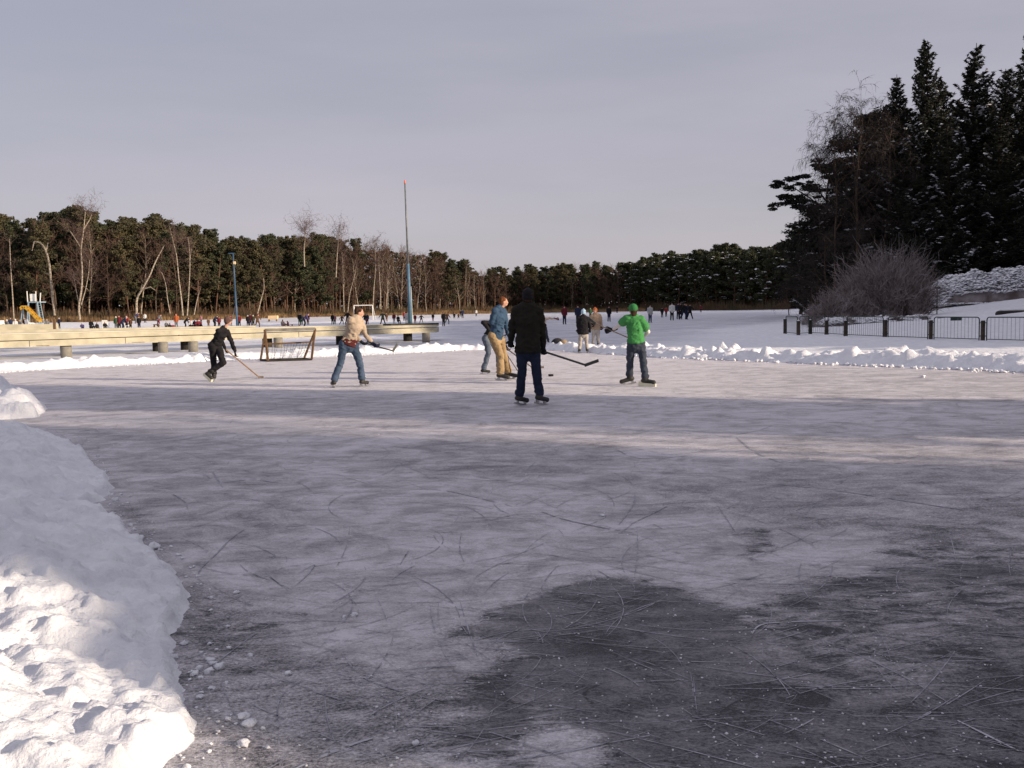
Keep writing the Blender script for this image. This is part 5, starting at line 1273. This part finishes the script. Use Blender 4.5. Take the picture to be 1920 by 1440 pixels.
    if hat != 'hood' and (hair is not None):
        mb = MB(); mb.ball(H+hu*.030*s-hfw*.020*s, (.083*s, .094*s, .098*s), rot, 18, 12); mb.ball(H-hfw*.045*s-hu*.02*s, (.076*s, .062*s, .085*s), rot)
        r_ = np.random.default_rng(3)
        for k in range(26):
            d_ = Vector(r_.normal(0, 1, 3)); d_.normalize()
            if d_.dot(hfw) > .35 or d_.dot(hu) < -.1: continue
            mb.ball(H+hu*.03*s-hfw*.02*s+Vector((d_.x*.08, d_.y*.08, d_.z*.085))*s, (.022*s,)*3)
        if hairlong: mb.limb(H-hfw*.05*s, H-hfw*.06*s-Vector((0, 0, hairlong)), .078*s, .058*s, hsd, .6)
        mb.vox('hair', M[hair], root, .010, 2)
    if hat:
        mb = MB()
        mb.ball(H+hu*.040*s-hfw*.010*s, (.098*s, .114*s, .102*s), rot, 20, 14)
        if hat == 'beanie': mb.ball(H-hfw*.03*s-hu*.01*s, (.097*s, .095*s, .075*s), rot); mb.ball(H+hu*.138*s, (.03*s,)*3)
        if hat == 'hood': mb.ball(H-hfw*.03*s-hu*.03*s, (.095*s, .095*s, .11*s), rot); mb.limb(H-hu*.07*s-hfw*.02*s, neck, .085*s, .085*s)
        o = mb.vox('hat', M[hatmat], root, .010, 3)
        if hat == 'cap': MB().box(H+hfw*.12*s+hu*.055*s, (.12*s, .10*s, .012), rot).build('brim', M[hatmat], o, bevel=.004)
    for S, hd in (('L', holder[0]), ('R', holder[1])):
        skate(root, P['an'+S], P['to'+S], P['kn'+S], M[boots], M[blade], size=skatesz*s, holder=M[hd] if hd else None)
    return root, base, P
def stick(D, a, b, tip, m1, m2, label, th=.012, da=0, db=0, dt=0):
    A = atY(a[0], a[1], D+da); B = atY(b[0], b[1], D+db); T = atY(tip[0], tip[1], D+dt)
    base = B.copy(); base.z = 0; root = empty('hockey_stick', base, label, 'hockey stick', 'hockey sticks held by the players')
    MB().bar(A-base, B-base, th*2.4, th*1.8).build('shaft', M[m1], root, bevel=.003)
    b2 = MB(); v = (T-B); b2.bar(B-base-(v.normalized()*.02), T-base, .016, .052); b2.build('blade', M[m2], root, bevel=.006)
    return root

# the black-clad player chasing from the left
Da = 22.7
player(Da, dict(head=(427.5, 602, .0), neck=(419.5, 614, 0), shL=(409.5, 620.5, -.12), shR=(425, 621.5, .14), elL=(415, 638, .30), elR=(434.5, 642, .1), wrL=(421.5, 652, .42), wrR=(440.5, 658, .05), haL=(425, 661, .42), haR=(441.5, 668, .05),
    hiL=(398, 646.5, .0), hiR=(408.5, 648, .14), knL=(401, 682, .1), knR=(418.5, 680.5, -.12), anL=(401.5, 706, .05), anR=(390.5, 699, -.12), toL=(404, 720, .35), toR=(399, 715, -.2)),
    (.75, .65, 0), 'person dressed all in black skating with a long wooden stick, brown knit hat', .80, 'blackfab', 'blackfab', jr=1.08, tr=1.1, hat='beanie', hatmat='brownknit', holder=(None, 'whiteboot'), headfwd=(.85, .5, -.1), skatesz=1.15)
stick(Da, (423.5, 655.5), (485.5, 707), (494, 707), 'stickwood', 'stickgrey', 'long light wooden stick pushed ahead by the black-clad player', .016, .4, .5, .7)

# beige jumper
Db = 20.1
player(Db, dict(head=(673, 586, 0), neck=(668, 597, 0), shL=(657, 601, -.18), shR=(677.5, 604.5, .14), elL=(662, 624, .35), elR=(683.5, 625, .05), wrL=(674.5, 638.5, .35), wrR=(697, 642, .02), haL=(681, 643, .35), haR=(705, 648, .0),
    hiL=(645, 645, 0), hiR=(662.5, 646, .10), knL=(638.5, 681, .05), knR=(674, 679, .15), anL=(626, 720, .0), anR=(679.5, 716, .1), toL=(621, 726, .25), toR=(690, 721, .25)),
    (.6, .8, 0), 'person in a beige jumper and blue jeans bending forward with a raised stick', .94, 'beigeknit', 'jeans', jr=1.08, tr=1.0, hair='hairdark', glove='navy', headfwd=(.95, .3, -.15), flare=1.15, holder=(None, None))
ro = [o for o in C.objects if o.name.startswith('person') and 'beige jumper' in o.get('label', '')][0]; bs = ro.location
pa = atY(645, 640, Db)-bs; pb = atY(663, 643, Db+.08)-bs; ax = (pb-pa).normalized(); cen = (pa+pb)/2
MB().limb(cen-Vector((.02, 0, .05)), cen+Vector((.03, 0, .06)), .178, .174, ax, .84, e0=.1).vox('shirt_hem', M['maroon'], ro, .012, 2)
stick(Db, (675, 640.5), (737, 658), (745, 645), 'stickdark', 'stickdark', 'dark stick raised off the ice by the beige-jumper player', .013, .35, -.1, .0)

# behind: player in black top and pale jeans
D2 = 23.2
player(D2, dict(head=(934, 594, 0), neck=(928, 603, 0), shL=(918, 606, 0), shR=(934, 607, .2), elL=(906, 605, -.1), elR=(940, 630, .2), wrL=(916, 618, -.2), wrR=(948, 648, .2), haL=(920, 624, -.2), haR=(952, 655, .2),
    hiL=(910.5, 634, 0), hiR=(922, 636, .2), knL=(916, 661, -.15), knR=(934, 662, .2), anL=(906.5, 697, 0), anR=(936, 694, .5), toL=(920, 701, .0), toR=(948, 698, .5)),
    (.8, .5, 0), 'person in a black top and faded jeans half hidden behind the blue-jacket player', .85, 'blackfab', 'greyjeans', hair='hairdark', boots='gaiter', jr=1.05, flare=1.1)
stick(D2, (948, 652), (998, 689), (1020, 688.5), 'stickgrey', 'stickgrey', 'grey stick reaching the ice beyond the dark-coated skater', .012, .2, -.4, -.4)
# blue jacket
Dc = 21.1
player(Dc, dict(head=(944, 566, 0), neck=(939.5, 578, 0), shL=(928, 583, -.15), shR=(945, 585, .15), elL=(922, 604, -.1), elR=(948, 606, .2), wrL=(936, 622, .35), wrR=(953, 628, .15), haL=(943, 630, .35), haR=(957, 638, .15),
    hiL=(924, 630, 0), hiR=(937, 632, .12), knL=(939, 668, .0), knR=(945, 666, .3), anL=(938.5, 706, .0), anR=(953, 701, .45), toL=(951, 711, -.05), toR=(965, 706, .4)),
    (.85, .5, 0), 'person in a blue jacket and tan work trousers crouching forward, reddish hair', .93, 'bluejacket', 'tantrousers', hair='hairred', glove='navy', headfwd=(.95, .2, 0), hem=.05, jr=1.06, tr=1.05, flare=1.35, skatesz=1.15)
stick(Dc, (950, 664), (975, 702), (988, 703), 'stickgrey', 'stickgrey', 'worn stick planted on the ice by the blue-jacket player', .012, .3, .3, .4)
# dark coat, seen from behind
Dd = 15.6
player(Dd, dict(head=(990, 556, 0), neck=(990, 572, 0), shL=(968.5, 583, 0), shR=(1010, 584, 0), elL=(960.5, 614, .05), elR=(1017, 618, .05), wrL=(958.5, 637, .12), wrR=(1018, 650, .12), haL=(958, 647, .18), haR=(1020, 662, .18),
    hiL=(978.5, 654, 0), hiR=(1001, 654, 0), knL=(979, 694, .0), knR=(1005.5, 694, -.0), anL=(974, 742, .05), anR=(1012, 741, -.0), toL=(988, 750, .15), toR=(1028, 748, .12)),
    (.15, 1, 0), 'person in a long dark coat and black knit hat seen from behind', .97, 'darkcoat', 'navy', coat=True, hem=.05, jr=1.22, tr=1.02, hat='beanie', hatmat='blackfab', hair='hairdark', holder=(None, None), flare=1.12, skatesz=1.02)
stick(Dd, (1018, 658.5), (1098, 684.5), (1122, 676), 'stickdark', 'stickdark', 'dark taped stick stretched out to the right by the dark-coated skater', .016, .18, -.1, .1)
# green t-shirt
De = 19.3
player(De, dict(head=(1187, 581.5, 0), neck=(1188, 592, 0), shL=(1176, 598, 0), shR=(1201, 599.5, 0), elL=(1163, 609, .2), elR=(1215, 622, .0), wrL=(1149, 617.5, .45), wrR=(1208.5, 630.5, .25), haL=(1141, 620, .45), haR=(1200, 633, .3),
    hiL=(1184.5, 645, 0), hiR=(1201, 645, 0), knL=(1181, 673, .05), knR=(1206, 675, -.05), anL=(1180.5, 711, .1), anR=(1210, 713, -.45), toL=(1172, 717, .1), toR=(1229, 715, -.55)),
    (-.2, 1, 0), 'person in a bright green t-shirt over white sleeves with a green cap', .94, 'green', 'darkjeans', sleeves=False, hat='cap', hatmat='greencap', hair='hairdark', hairlong=.10, glovel=True, glover=False, hem=-.03, jr=1.16, tr=1.0, holder=(None, 'whiteboot'), skatesz=1.12, headfwd=(-.25, 1, 0), flare=1.1)
stick(De, (1196, 641), (1116, 606.5), (1104, 597), 'stickgrey', 'stickdark', 'dark stick held level across the body by the green-shirted player', .012, .32, .5, .6)
# children beyond
player(32.8, dict(head=(1094, 586, 0), neck=(1093.5, 592.5, 0), shL=(1085.5, 597, 0), shR=(1101, 597.5, 0), elL=(1083.5, 607, 0), elR=(1106, 607, 0), wrL=(1084, 616, 0), wrR=(1106.5, 615.5, 0), haL=(1084, 619, 0), haR=(1106, 620, 0),
    hiL=(1089.5, 625, 0), hiR=(1098, 625, 0), knL=(1088, 640, 0), knR=(1099.5, 640, 0), anL=(1086.5, 656, 0), anR=(1101, 657, 0), toL=(1084, 660.5, .25), toR=(1103, 661, .25)),
    (.2, 1, 0), 'child in a black winter coat and light blue knit hat, pale trousers', .86, 'blackfab', 'palepants', hat='beanie', hatmat='bluehat', coat=True, hem=.02, jr=1.22)
player(37.0, dict(head=(1116, 582.5, 0), neck=(1116.5, 588.5, 0), shL=(1110, 592, 0), shR=(1124, 592.5, 0), elL=(1108, 601, 0), elR=(1127, 601, 0), wrL=(1110, 607, -.1), wrR=(1127.5, 611, 0), haL=(1112, 611, -.15), haR=(1127.5, 617, 0),
    hiL=(1113, 617, 0), hiR=(1120.5, 617, 0), knL=(1112.5, 630, 0), knR=(1121, 631, 0), anL=(1112, 645, 0), anR=(1122, 646, 0), toL=(1111, 649, -.2), toR=(1124, 650, -.2)),
    (-.3, -1, 0), 'child in a tan coat and orange knit hat facing this way', .88, 'tancoat', 'palepants', hat='beanie', hatmat='orangehat', coat=True, hem=.0, jr=1.2)
player(42.0, dict(head=(1016, 588, 0), neck=(1016, 594, 0), shL=(1011, 598, 0), shR=(1023, 598, 0), elL=(1010, 606, 0), elR=(1032, 596.5, 0), wrL=(1012, 613, 0), wrR=(1042, 597.5, 0), haL=(1013, 616, 0), haR=(1046, 598.5, 0),
    hiL=(1014, 616, 0), hiR=(1022, 616, 0), knL=(1014, 628, 0), knR=(1025, 628, 0), anL=(1013, 641, 0), anR=(1028, 640, 0), toL=(1012, 643.5, -.2), toR=(1030, 643.5, -.2)),
    (.4, -1, 0), 'child in a cream jacket stretching one arm out, behind the dark coat', .80, 'creamjacket', 'darkjeans', glove='maroon', hair='hairdark', jr=1.1)

# ---- small figures far off: a few poses, each copied with its own clothes
def fig(pose):
    J = {'stand': dict(head=(0, 0, 1.62), neck=(0, 0, 1.47), shL=(-.2, 0, 1.40), shR=(.2, 0, 1.40), elL=(-.25, .03, 1.12), elR=(.25, .03, 1.12), haL=(-.22, -.1, .88), haR=(.22, -.1, .88), pel=(0, 0, .95), knL=(-.1, -.03, .50), knR=(.1, 0, .50), anL=(-.12, 0, .07), anR=(.12, .03, .07)),
         'stride': dict(head=(.12, 0, 1.55), neck=(.08, 0, 1.42), shL=(-.1, -.1, 1.35), shR=(.2, .1, 1.35), elL=(-.3, -.15, 1.12), elR=(.34, .1, 1.10), haL=(-.42, -.2, .95), haR=(.45, 0, .95), pel=(0, 0, .90), knL=(-.16, 0, .48), knR=(.24, 0, .50), anL=(-.42, 0, .12), anR=(.22, 0, .07)),
         'bent': dict(head=(.38, 0, 1.36), neck=(.28, 0, 1.28), shL=(.2, -.16, 1.22), shR=(.2, .16, 1.22), elL=(.32, -.2, .95), elR=(.3, .2, .95), haL=(.42, -.1, .72), haR=(.42, .1, .72), pel=(-.08, 0, .90), knL=(.06, -.1, .48), knR=(.0, .1, .50), anL=(-.05, -.12, .07), anR=(-.12, .12, .07)),
         'spread': dict(head=(.03, 0, 1.60), neck=(.02, 0, 1.45), shL=(-.2, 0, 1.38), shR=(.2, 0, 1.38), elL=(-.36, .0, 1.16), elR=(.38, .0, 1.18), haL=(-.5, -.1, .98), haR=(.52, -.1, 1.05), pel=(0, 0, .92), knL=(-.2, 0, .48), knR=(.2, 0, .48), anL=(-.34, 0, .07), anR=(.32, 0, .07)),
         'sit': dict(head=(0, -.02, 1.18), neck=(0, 0, 1.04), shL=(-.19, 0, .97), shR=(.19, 0, .97), elL=(-.25, -.05, .72), elR=(.25, -.05, .72), haL=(-.14, -.3, .58), haR=(.14, -.3, .58), pel=(0, .05, .50), knL=(-.12, -.42, .50), knR=(.12, -.42, .50), anL=(-.13, -.45, .08), anR=(.13, -.45, .08)),
         'low': dict(head=(-.05, -.1, .72), neck=(-.03, -.05, .60), shL=(-.19, 0, .54), shR=(.17, 0, .54), elL=(-.28, -.05, .34), elR=(.25, -.08, .34), haL=(-.2, -.3, .26), haR=(.18, -.3, .26), pel=(0, .05, .14), knL=(-.14, -.38, .34), knR=(.12, -.42, .32), anL=(-.16, -.66, .07), anR=(.16, -.72, .07))}[pose]
    J = {k: Vector(v) for k, v in J.items()}; parts = {}
    pel, ch = J['pel'], (J['shL']+J['shR'])/2; sd_ = (J['shR']-J['shL']).normalized()
    mb = MB(); mb.ball(J['head'], (.08, .095, .115)); mb.ball(J['head']+Vector((0, -.09, -.02)), (.014, .02, .024)); mb.limb(ch, J['head'], .06, .055); mb.limb(pel, ch, .13, .15, sd_, .65)
    for S in 'LR':
        mb.limb(J['sh'+S], J['el'+S], .05, .04); mb.limb(J['el'+S], J['ha'+S], .04, .03); mb.ball(J['ha'+S], (.045, .035, .06)); kn, an = J['kn'+S], J['an'+S]; hp = pel+sd_*(.09 if S == 'R' else -.09)
        mb.limb(hp, kn, .09, .06); mb.limb(kn, an, .06, .04)
    parts['body'] = mb.vox('body', None, None, .026, 2)
    mb = MB(); mb.limb(pel-Vector((0, 0, .05)), pel.lerp(ch, .5), .19, .175, sd_, .75); mb.limb(pel.lerp(ch, .5), ch, .175, .17, sd_, .72); mb.limb(ch, J['neck'], .09, .07)
    for S in 'LR': mb.limb(ch.lerp(J['sh'+S], .4), J['sh'+S], .085, .085); mb.limb(J['sh'+S], J['el'+S], .08, .065); mb.limb(J['el'+S], J['el'+S].lerp(J['ha'+S], .9), .065, .05)
    parts['jacket'] = mb.vox('jacket', None, None, .026, 2)
    mb = MB(); mb.limb(pel-Vector((0, 0, .02)), pel+Vector((0, 0, .06)), .16, .15, sd_, .75)
    for S in 'LR': hp = pel+sd_*(.09 if S == 'R' else -.09); kn, an = J['kn'+S], J['an'+S]; mb.limb(hp, kn, .11, .08); mb.limb(kn, an+Vector((0, 0, .03)), .08, .062)
    parts['trousers'] = mb.vox('trousers', None, None, .026, 2)
    mb = MB(); mb.ball(J['head']+Vector((0, .02, .04)), (.098, .108, .10)); mb.ball(J['head']+Vector((0, .05, -.03)), (.085, .07, .09)); parts['hat'] = mb.vox('hat', None, None, .022, 2)
    mb = MB()
    for S in 'LR': an = J['an'+S]; mb.limb(an+Vector((0, .03, -.01)), an+Vector((0, -.16, -.03)), .055, .045)
    for k in (0,):
        pass
    bt = []
    for S in 'LR':
        mb = MB(); an = J['an'+S]; mb.limb(an+Vector((0, .03, .06)), an, .05, .05); mb.limb(an+Vector((0, .03, -.01)), an+Vector((0, -.16, -.025)), .052, .042); bt.append(mb.vox('boot', None, None, .02, 2))
    for o in list(parts.values())+bt: C.objects.unlink(o)
    return parts, bt
COL = dict(black=(.015, .014, .016), navy=(.02, .028, .06), blue=(.05, .10, .25), purple=(.07, .06, .15), red=(.28, .035, .03), maroon=(.14, .02, .03), pink=(.36, .16, .18), orange=(.42, .11, .04), brown=(.11, .06, .035), tan=(.38, .28, .19), grey=(.16, .17, .18), pale=(.45, .45, .45),
           white=(.68, .67, .65), green=(.04, .10, .05), olive=(.06, .065, .035), cream=(.60, .50, .38), jeans=(.06, .08, .13))
CM = {k: cl('cloth '+k, v, tuple(x*.75 for x in v), 0, 5) for k, v in COL.items()}
FIG = {}
def small(px, yf, h, pose, jk, tr, ht, label, rz=0, grp='skaters far off on the ice', D=None):
    if pose not in FIG: FIG[pose] = fig(pose)
    if D is None: D = 2888/(yf-hor(px))
    nat = {'stand': 1.72, 'stride': 1.66, 'bent': 1.48, 'spread': 1.7, 'sit': 1.3, 'low': .82}[pose]
    s = h*D/F_PX/nat; p = atY(px, yf, D); z = gz(p.x, D)+.05
    root = empty('person', (p.x, D, z), label, 'person', grp, rz); root.scale = (s, s, s)
    parts, bt = FIG[pose]
    mm = dict(body=M['skin'], jacket=CM[jk], trousers=CM[tr], hat=CM[ht])
    for k, o in parts.items():
        c = bpy.data.objects.new(k, o.data); C.objects.link(c); c.parent = root
        if not o.data.materials: o.data.materials.append(None)
        c.material_slots[0].link = 'OBJECT'; c.material_slots[0].material = mm[k]
    for o in bt:
        c = bpy.data.objects.new('boot', o.data); C.objects.link(c); c.parent = root
        if not o.data.materials: o.data.materials.append(M['bootblack'])
g1 = 'visitors resting behind the jetty'; g2 = 'skaters between the mast and the tall pole'; g3 = 'skaters behind the tall pole'; g4 = 'skaters far off on the right'
SM = [ # px, foot y, height px, pose, jacket, trousers, hat, label, facing, group, depth
 (4, 613, 21, 'sit', 'black', 'black', 'brown', 'person in black sitting in the chair at the left picture edge', .3, g1, 101),
 (13, 609, 22, 'sit', 'grey', 'pink', 'pale', 'person in grey with pale hat sitting near the left picture edge', -.5, g1, 108),
 (20, 608, 24, 'stand', 'navy', 'black', 'brown', 'person in navy standing just left of the white-hooded visitor', .8, g1, 112),
 (29, 608, 22, 'sit', 'white', 'grey', 'white', 'person in a white hooded jacket sitting left of the slide', .2, g1, 110),
 (38, 609, 21, 'sit', 'grey', 'navy', 'grey', 'person in grey sitting under the top of the yellow slide', -.3, g1, 110),
 (47, 607, 23, 'stand', 'black', 'navy', 'black', 'person in black standing between slide and lifeguard tower', .1, g1, 116),
 (88, 606, 19, 'sit', 'grey', 'grey', 'tan', 'person in grey sitting at the foot of the yellow slide', .4, g1, 118),
 (111, 607, 20, 'stand', 'navy', 'black', 'pale', 'person in navy standing alone right of the tower', -.4, g1, 122),
 (154, 608, 10, 'low', 'purple', 'purple', 'pale', 'small child in purple low on the snow', .5, g1, 118),
 (171, 615.5, 22, 'sit', 'black', 'black', 'brown', 'large person in black sitting with back turned, left of a small child', 2.9, g1, 96),
 (182, 616, 16, 'sit', 'black', 'black', 'black', 'small child in black sitting beside the large black-clad visitor', .8, g1, 96),
 (197, 616, 17, 'sit', 'black', 'grey', 'tan', 'tan-haired person bending over in a white chair', .6, g1, 97),
 (218, 614.5, 26, 'stand', 'green', 'grey', 'white', 'person in green with white hat next to the maroon group', 0, g1, 98),
 (224, 615, 28, 'stand', 'maroon', 'black', 'brown', 'person in a maroon jacket, leftmost of the close standing group', 0, g1, 98),
 (231, 615, 26, 'bent', 'navy', 'navy', 'pale', 'person in navy with a pale hat leaning in the close standing group', .5, g1, 97),
 (238, 615, 28, 'stand', 'red', 'navy', 'maroon', 'person in a dark red jacket in the close standing group', -.4, g1, 98),
 (245, 615, 22, 'stand', 'brown', 'black', 'black', 'person in dark brown, rightmost of the close standing group', -.2, g1, 97),
 (255, 601, 21, 'bent', 'purple', 'grey', 'black', 'person in purple bending by the kinked leaning trunk', .3, g1, 140),
 (261, 613.5, 25, 'stand', 'black', 'navy', 'brown', 'person in black standing alone left of the brown stool', 0, g1, 99),
 (272, 600, 18, 'stand', 'white', 'black', 'brown', 'person in a white top standing by the leaning trunk', 0, g1, 142),
 (297, 604, 22, 'bent', 'grey', 'maroon', 'black', 'person in grey bending over the brown stool', 1.0, g1, 128),
 (312, 613, 15, 'sit', 'grey', 'black', 'tan', 'person in grey sitting low left of the magenta bag', .2, g1, 98),
 (318, 612.5, 12, 'low', 'black', 'black', 'grey', 'person in black sitting on the snow next to the magenta bag', 1.2, g1, 98),
 (331, 612.5, 29, 'stand', 'orange', 'grey', 'red', 'person in a red-orange jacket standing tall beside the magenta bag', 0, g1, 98),
 (348, 612, 22, 'bent', 'black', 'black', 'black', 'bulky person in black stooping right of the orange-clad visitor', .2, g1, 99),
 (358, 611, 17, 'sit', 'white', 'black', 'orange', 'child in white sitting between the two dark stooping visitors', 0, g1, 99),
 (365, 612, 17, 'sit', 'navy', 'black', 'pale', 'person in navy with a pale hat sitting in the dark seated pair', -.2, g1, 99),
 (372, 612, 18, 'low', 'maroon', 'black', 'black', 'person in maroon sitting low, right one of the dark seated pair', .6, g1, 99),
 (377, 599, 15, 'stand', 'pink', 'black', 'purple', 'small figure with a pink jacket behind the seated pair', 0, g1, 140),
 (391, 610, 17, 'stand', 'brown', 'brown', 'brown', 'child in brown standing left of the black-clad stick player', .5, g1, 105),
 (403, 610, 24, 'bent', 'navy', 'black', 'olive', 'person in navy leaning, just left of the stick player head', -.4, g1, 100),
 (411, 610, 21, 'stand', 'maroon', 'black', 'black', 'person in dark maroon just behind the stick player head', .3, g1, 100),
 (433, 607, 20, 'stand', 'red', 'grey', 'red', 'person in a red jacket immediately left of the lamp mast', .1, g1, 112),
 (449, 608.5, 22, 'stand', 'red', 'black', 'red', 'person in a bright red jacket immediately right of the lamp mast', 0, g2, 106),
 (465, 608.5, 22, 'stand', 'black', 'black', 'white', 'person in black with a white hat, leftmost of four right of the mast', 0, g2, 104),
 (469.5, 608, 24, 'stand', 'maroon', 'navy', 'brown', 'person in maroon, second of four right of the mast', .2, g2, 106),
 (475, 608.5, 22, 'stand', 'olive', 'black', 'white', 'person in olive with a white hat, third of four right of the mast', -.2, g2, 104),
 (483, 612, 26, 'stride', 'brown', 'brown', 'maroon', 'person in reddish brown striding, rightmost of four right of the mast', 0, g2, 96),
 (530, 606, 12, 'low', 'grey', 'pink', 'black', 'child in grey sitting on the snow, left of the sledge', .9, g2, 104),
 (540, 606, 10, 'low', 'maroon', 'olive', 'maroon', 'child in maroon lying back on the snow beside the sledge', -1.0, g2, 103),
 (562, 607, 23, 'stand', 'black', 'green', 'black', 'person in black with green trousers left of the purple skater', .2, g2, 108),
 (566, 606, 20, 'stand', 'grey', 'green', 'grey', 'person in grey partly hidden behind the purple skater', -.2, g2, 112),
 (572, 613, 26, 'bent', 'purple', 'black', 'purple', 'person in a purple-blue jacket leaning forward on skates', .1, g2, 94),
 (577.5, 606, 20, 'stand', 'maroon', 'maroon', 'white', 'person in maroon with a white hat right of the purple skater', .2, g2, 110),
 (623.5, 604.5, 20, 'stand', 'black', 'black', 'maroon', 'person in black, left one of a pair left of the beige jumper', 0, g2, 110),
 (628, 604.5, 18, 'stand', 'pink', 'black', 'brown', 'person in pale pink, right one of a pair left of the beige jumper', 0, g2, 111),
 (641, 606, 18, 'stride', 'brown', 'olive', 'brown', 'person in olive brown skating left of the beige jumper', .2, g2, 106),
 (652, 603, 25, 'spread', 'black', 'black', 'cream', 'person in black with a cream hat right behind the beige jumper', .4, g2, 106),
 (684, 606, 20, 'stride', 'black', 'navy', 'black', 'person in black striding right of the beige-jumper head', -.4, g3, 104),
 (689, 606, 20, 'stand', 'navy', 'maroon', 'black', 'person in navy closest on the right to the beige-jumper head', .4, g3, 105),
 (718, 608, 25, 'spread', 'olive', 'black', 'olive', 'person in olive with legs apart left of the tall pole', 0, g3, 98),
 (725, 600, 16, 'stand', 'brown', 'brown', 'black', 'person in brown behind the olive-clad skater', 0, g3, 126),
 (739, 605.5, 20, 'stand', 'maroon', 'pale', 'black', 'person in maroon with pale trousers left of the tall pole', 0, g3, 106),
 (746.5, 605, 16, 'sit', 'black', 'black', 'red', 'child in black crouching left of the tall pole', .6, g3, 106),
 (758, 600, 18, 'stand', 'red', 'black', 'red', 'person in bright red behind the pale skater at the pole', .1, g3, 128),
 (763, 606, 22, 'bent', 'pale', 'pale', 'black', 'person in a pale jacket leaning, immediately left of the tall pole', 1.8, g3, 104),
 (778.5, 605.5, 17, 'stand', 'maroon', 'maroon', 'black', 'person in dark maroon immediately right of the tall pole', 0, g3, 106),
 (790, 605, 16, 'spread', 'black', 'maroon', 'black', 'small dark skater with legs apart right of the tall pole', .2, g3, 108),
 (812, 602, 15, 'stand', 'black', 'pink', 'maroon', 'small figure in black with pink trousers above the jetty end', 0, g3, 118),
 (832, 613, 27, 'stand', 'black', 'black', 'black', 'person in black skating just past the jetty end', .5, g3, None),
 (838.5, 609.5, 23, 'stride', 'brown', 'grey', 'brown', 'person in brown with grey trousers beside the black skater past the jetty end', .3, g3, None),
 (852, 599.5, 11, 'sit', 'black', 'black', 'black', 'small dark child crouching on the far ice, leftmost of two', 0, g3, 150),
 (860, 599.5, 10, 'sit', 'brown', 'black', 'brown', 'small brown child crouching on the far ice, right of another', 0, g3, 150),
 (867.5, 599, 17, 'stand', 'navy', 'black', 'black', 'person in navy standing on the far ice by two crouching children', .2, g3, 150),
 (893, 592, 13, 'stand', 'white', 'black', 'brown', 'small figure in white at the far shore left of the blue jacket', 0, g3, 176),
 (864, 590, 12, 'stand', 'black', 'black', 'grey', 'tiny dark figure at the far shore above the crouching children', 0, g3, 180),
 (1058.5, 609, 34, 'stand', 'maroon', 'navy', 'maroon', 'person in a maroon jacket skating alone right of the dark coat', .3, g4, None),
 (1084, 610, 36, 'stand', 'navy', 'black', 'black', 'tall person in navy behind the child with the light blue hat', -.2, g4, None),
 (1107, 598, 20, 'stand', 'green', 'black', 'green', 'person in green seen between the two children', 0, g4, None),
 (1142, 604, 29, 'stand', 'black', 'navy', 'black', 'person in black standing between tan coat and green shirt', .2, g4, None),
 (1157, 590, 13, 'stand', 'black', 'black', 'black', 'tiny dark figure at the far shore left of the green cap', 0, g4, 190),
 (1219, 607, 34, 'stand', 'pale', 'jeans', 'black', 'person in a pale grey top right of the green-shirted player', .3, g4, None),
 (1241.5, 596.5, 19, 'stand', 'black', 'black', 'black', 'small dark skater left of the white-topped one', 0, g4, None),
 (1249, 595, 18, 'stand', 'red', 'black', 'black', 'small skater in dark red left of the white-topped one', .2, g4, None),
 (1260, 602, 33, 'stand', 'white', 'black', 'black', 'person in a white top and black trousers in the far group', 0, g4, None),
 (1271.5, 599, 30, 'stand', 'navy', 'black', 'black', 'person in navy right beside the white-topped skater', .3, g4, None),
 (1276, 600, 31, 'stand', 'black', 'black', 'navy', 'person in black, middle of the dark far group', -.2, g4, None),
 (1282, 600.5, 31, 'stride', 'black', 'navy', 'black', 'person in black striding in the dark far group', .2, g4, None),
 (1287, 600, 29, 'stand', 'navy', 'navy', 'brown', 'person in navy, second from the right of the dark far group', .5, g4, None),
 (1293.5, 599.5, 28, 'spread', 'black', 'black', 'black', 'person in black, rightmost of the dark far group', 0, g4, None),
 (1314, 586.5, 14, 'stand', 'maroon', 'black', 'black', 'small dark skater alone right of the far group', 0, g4, None),
 (1330, 583.5, 7, 'sit', 'black', 'black', 'black', 'tiny dark figure crouching at the far right shore', 0, g4, None),
]
for a in SM: small(*a)
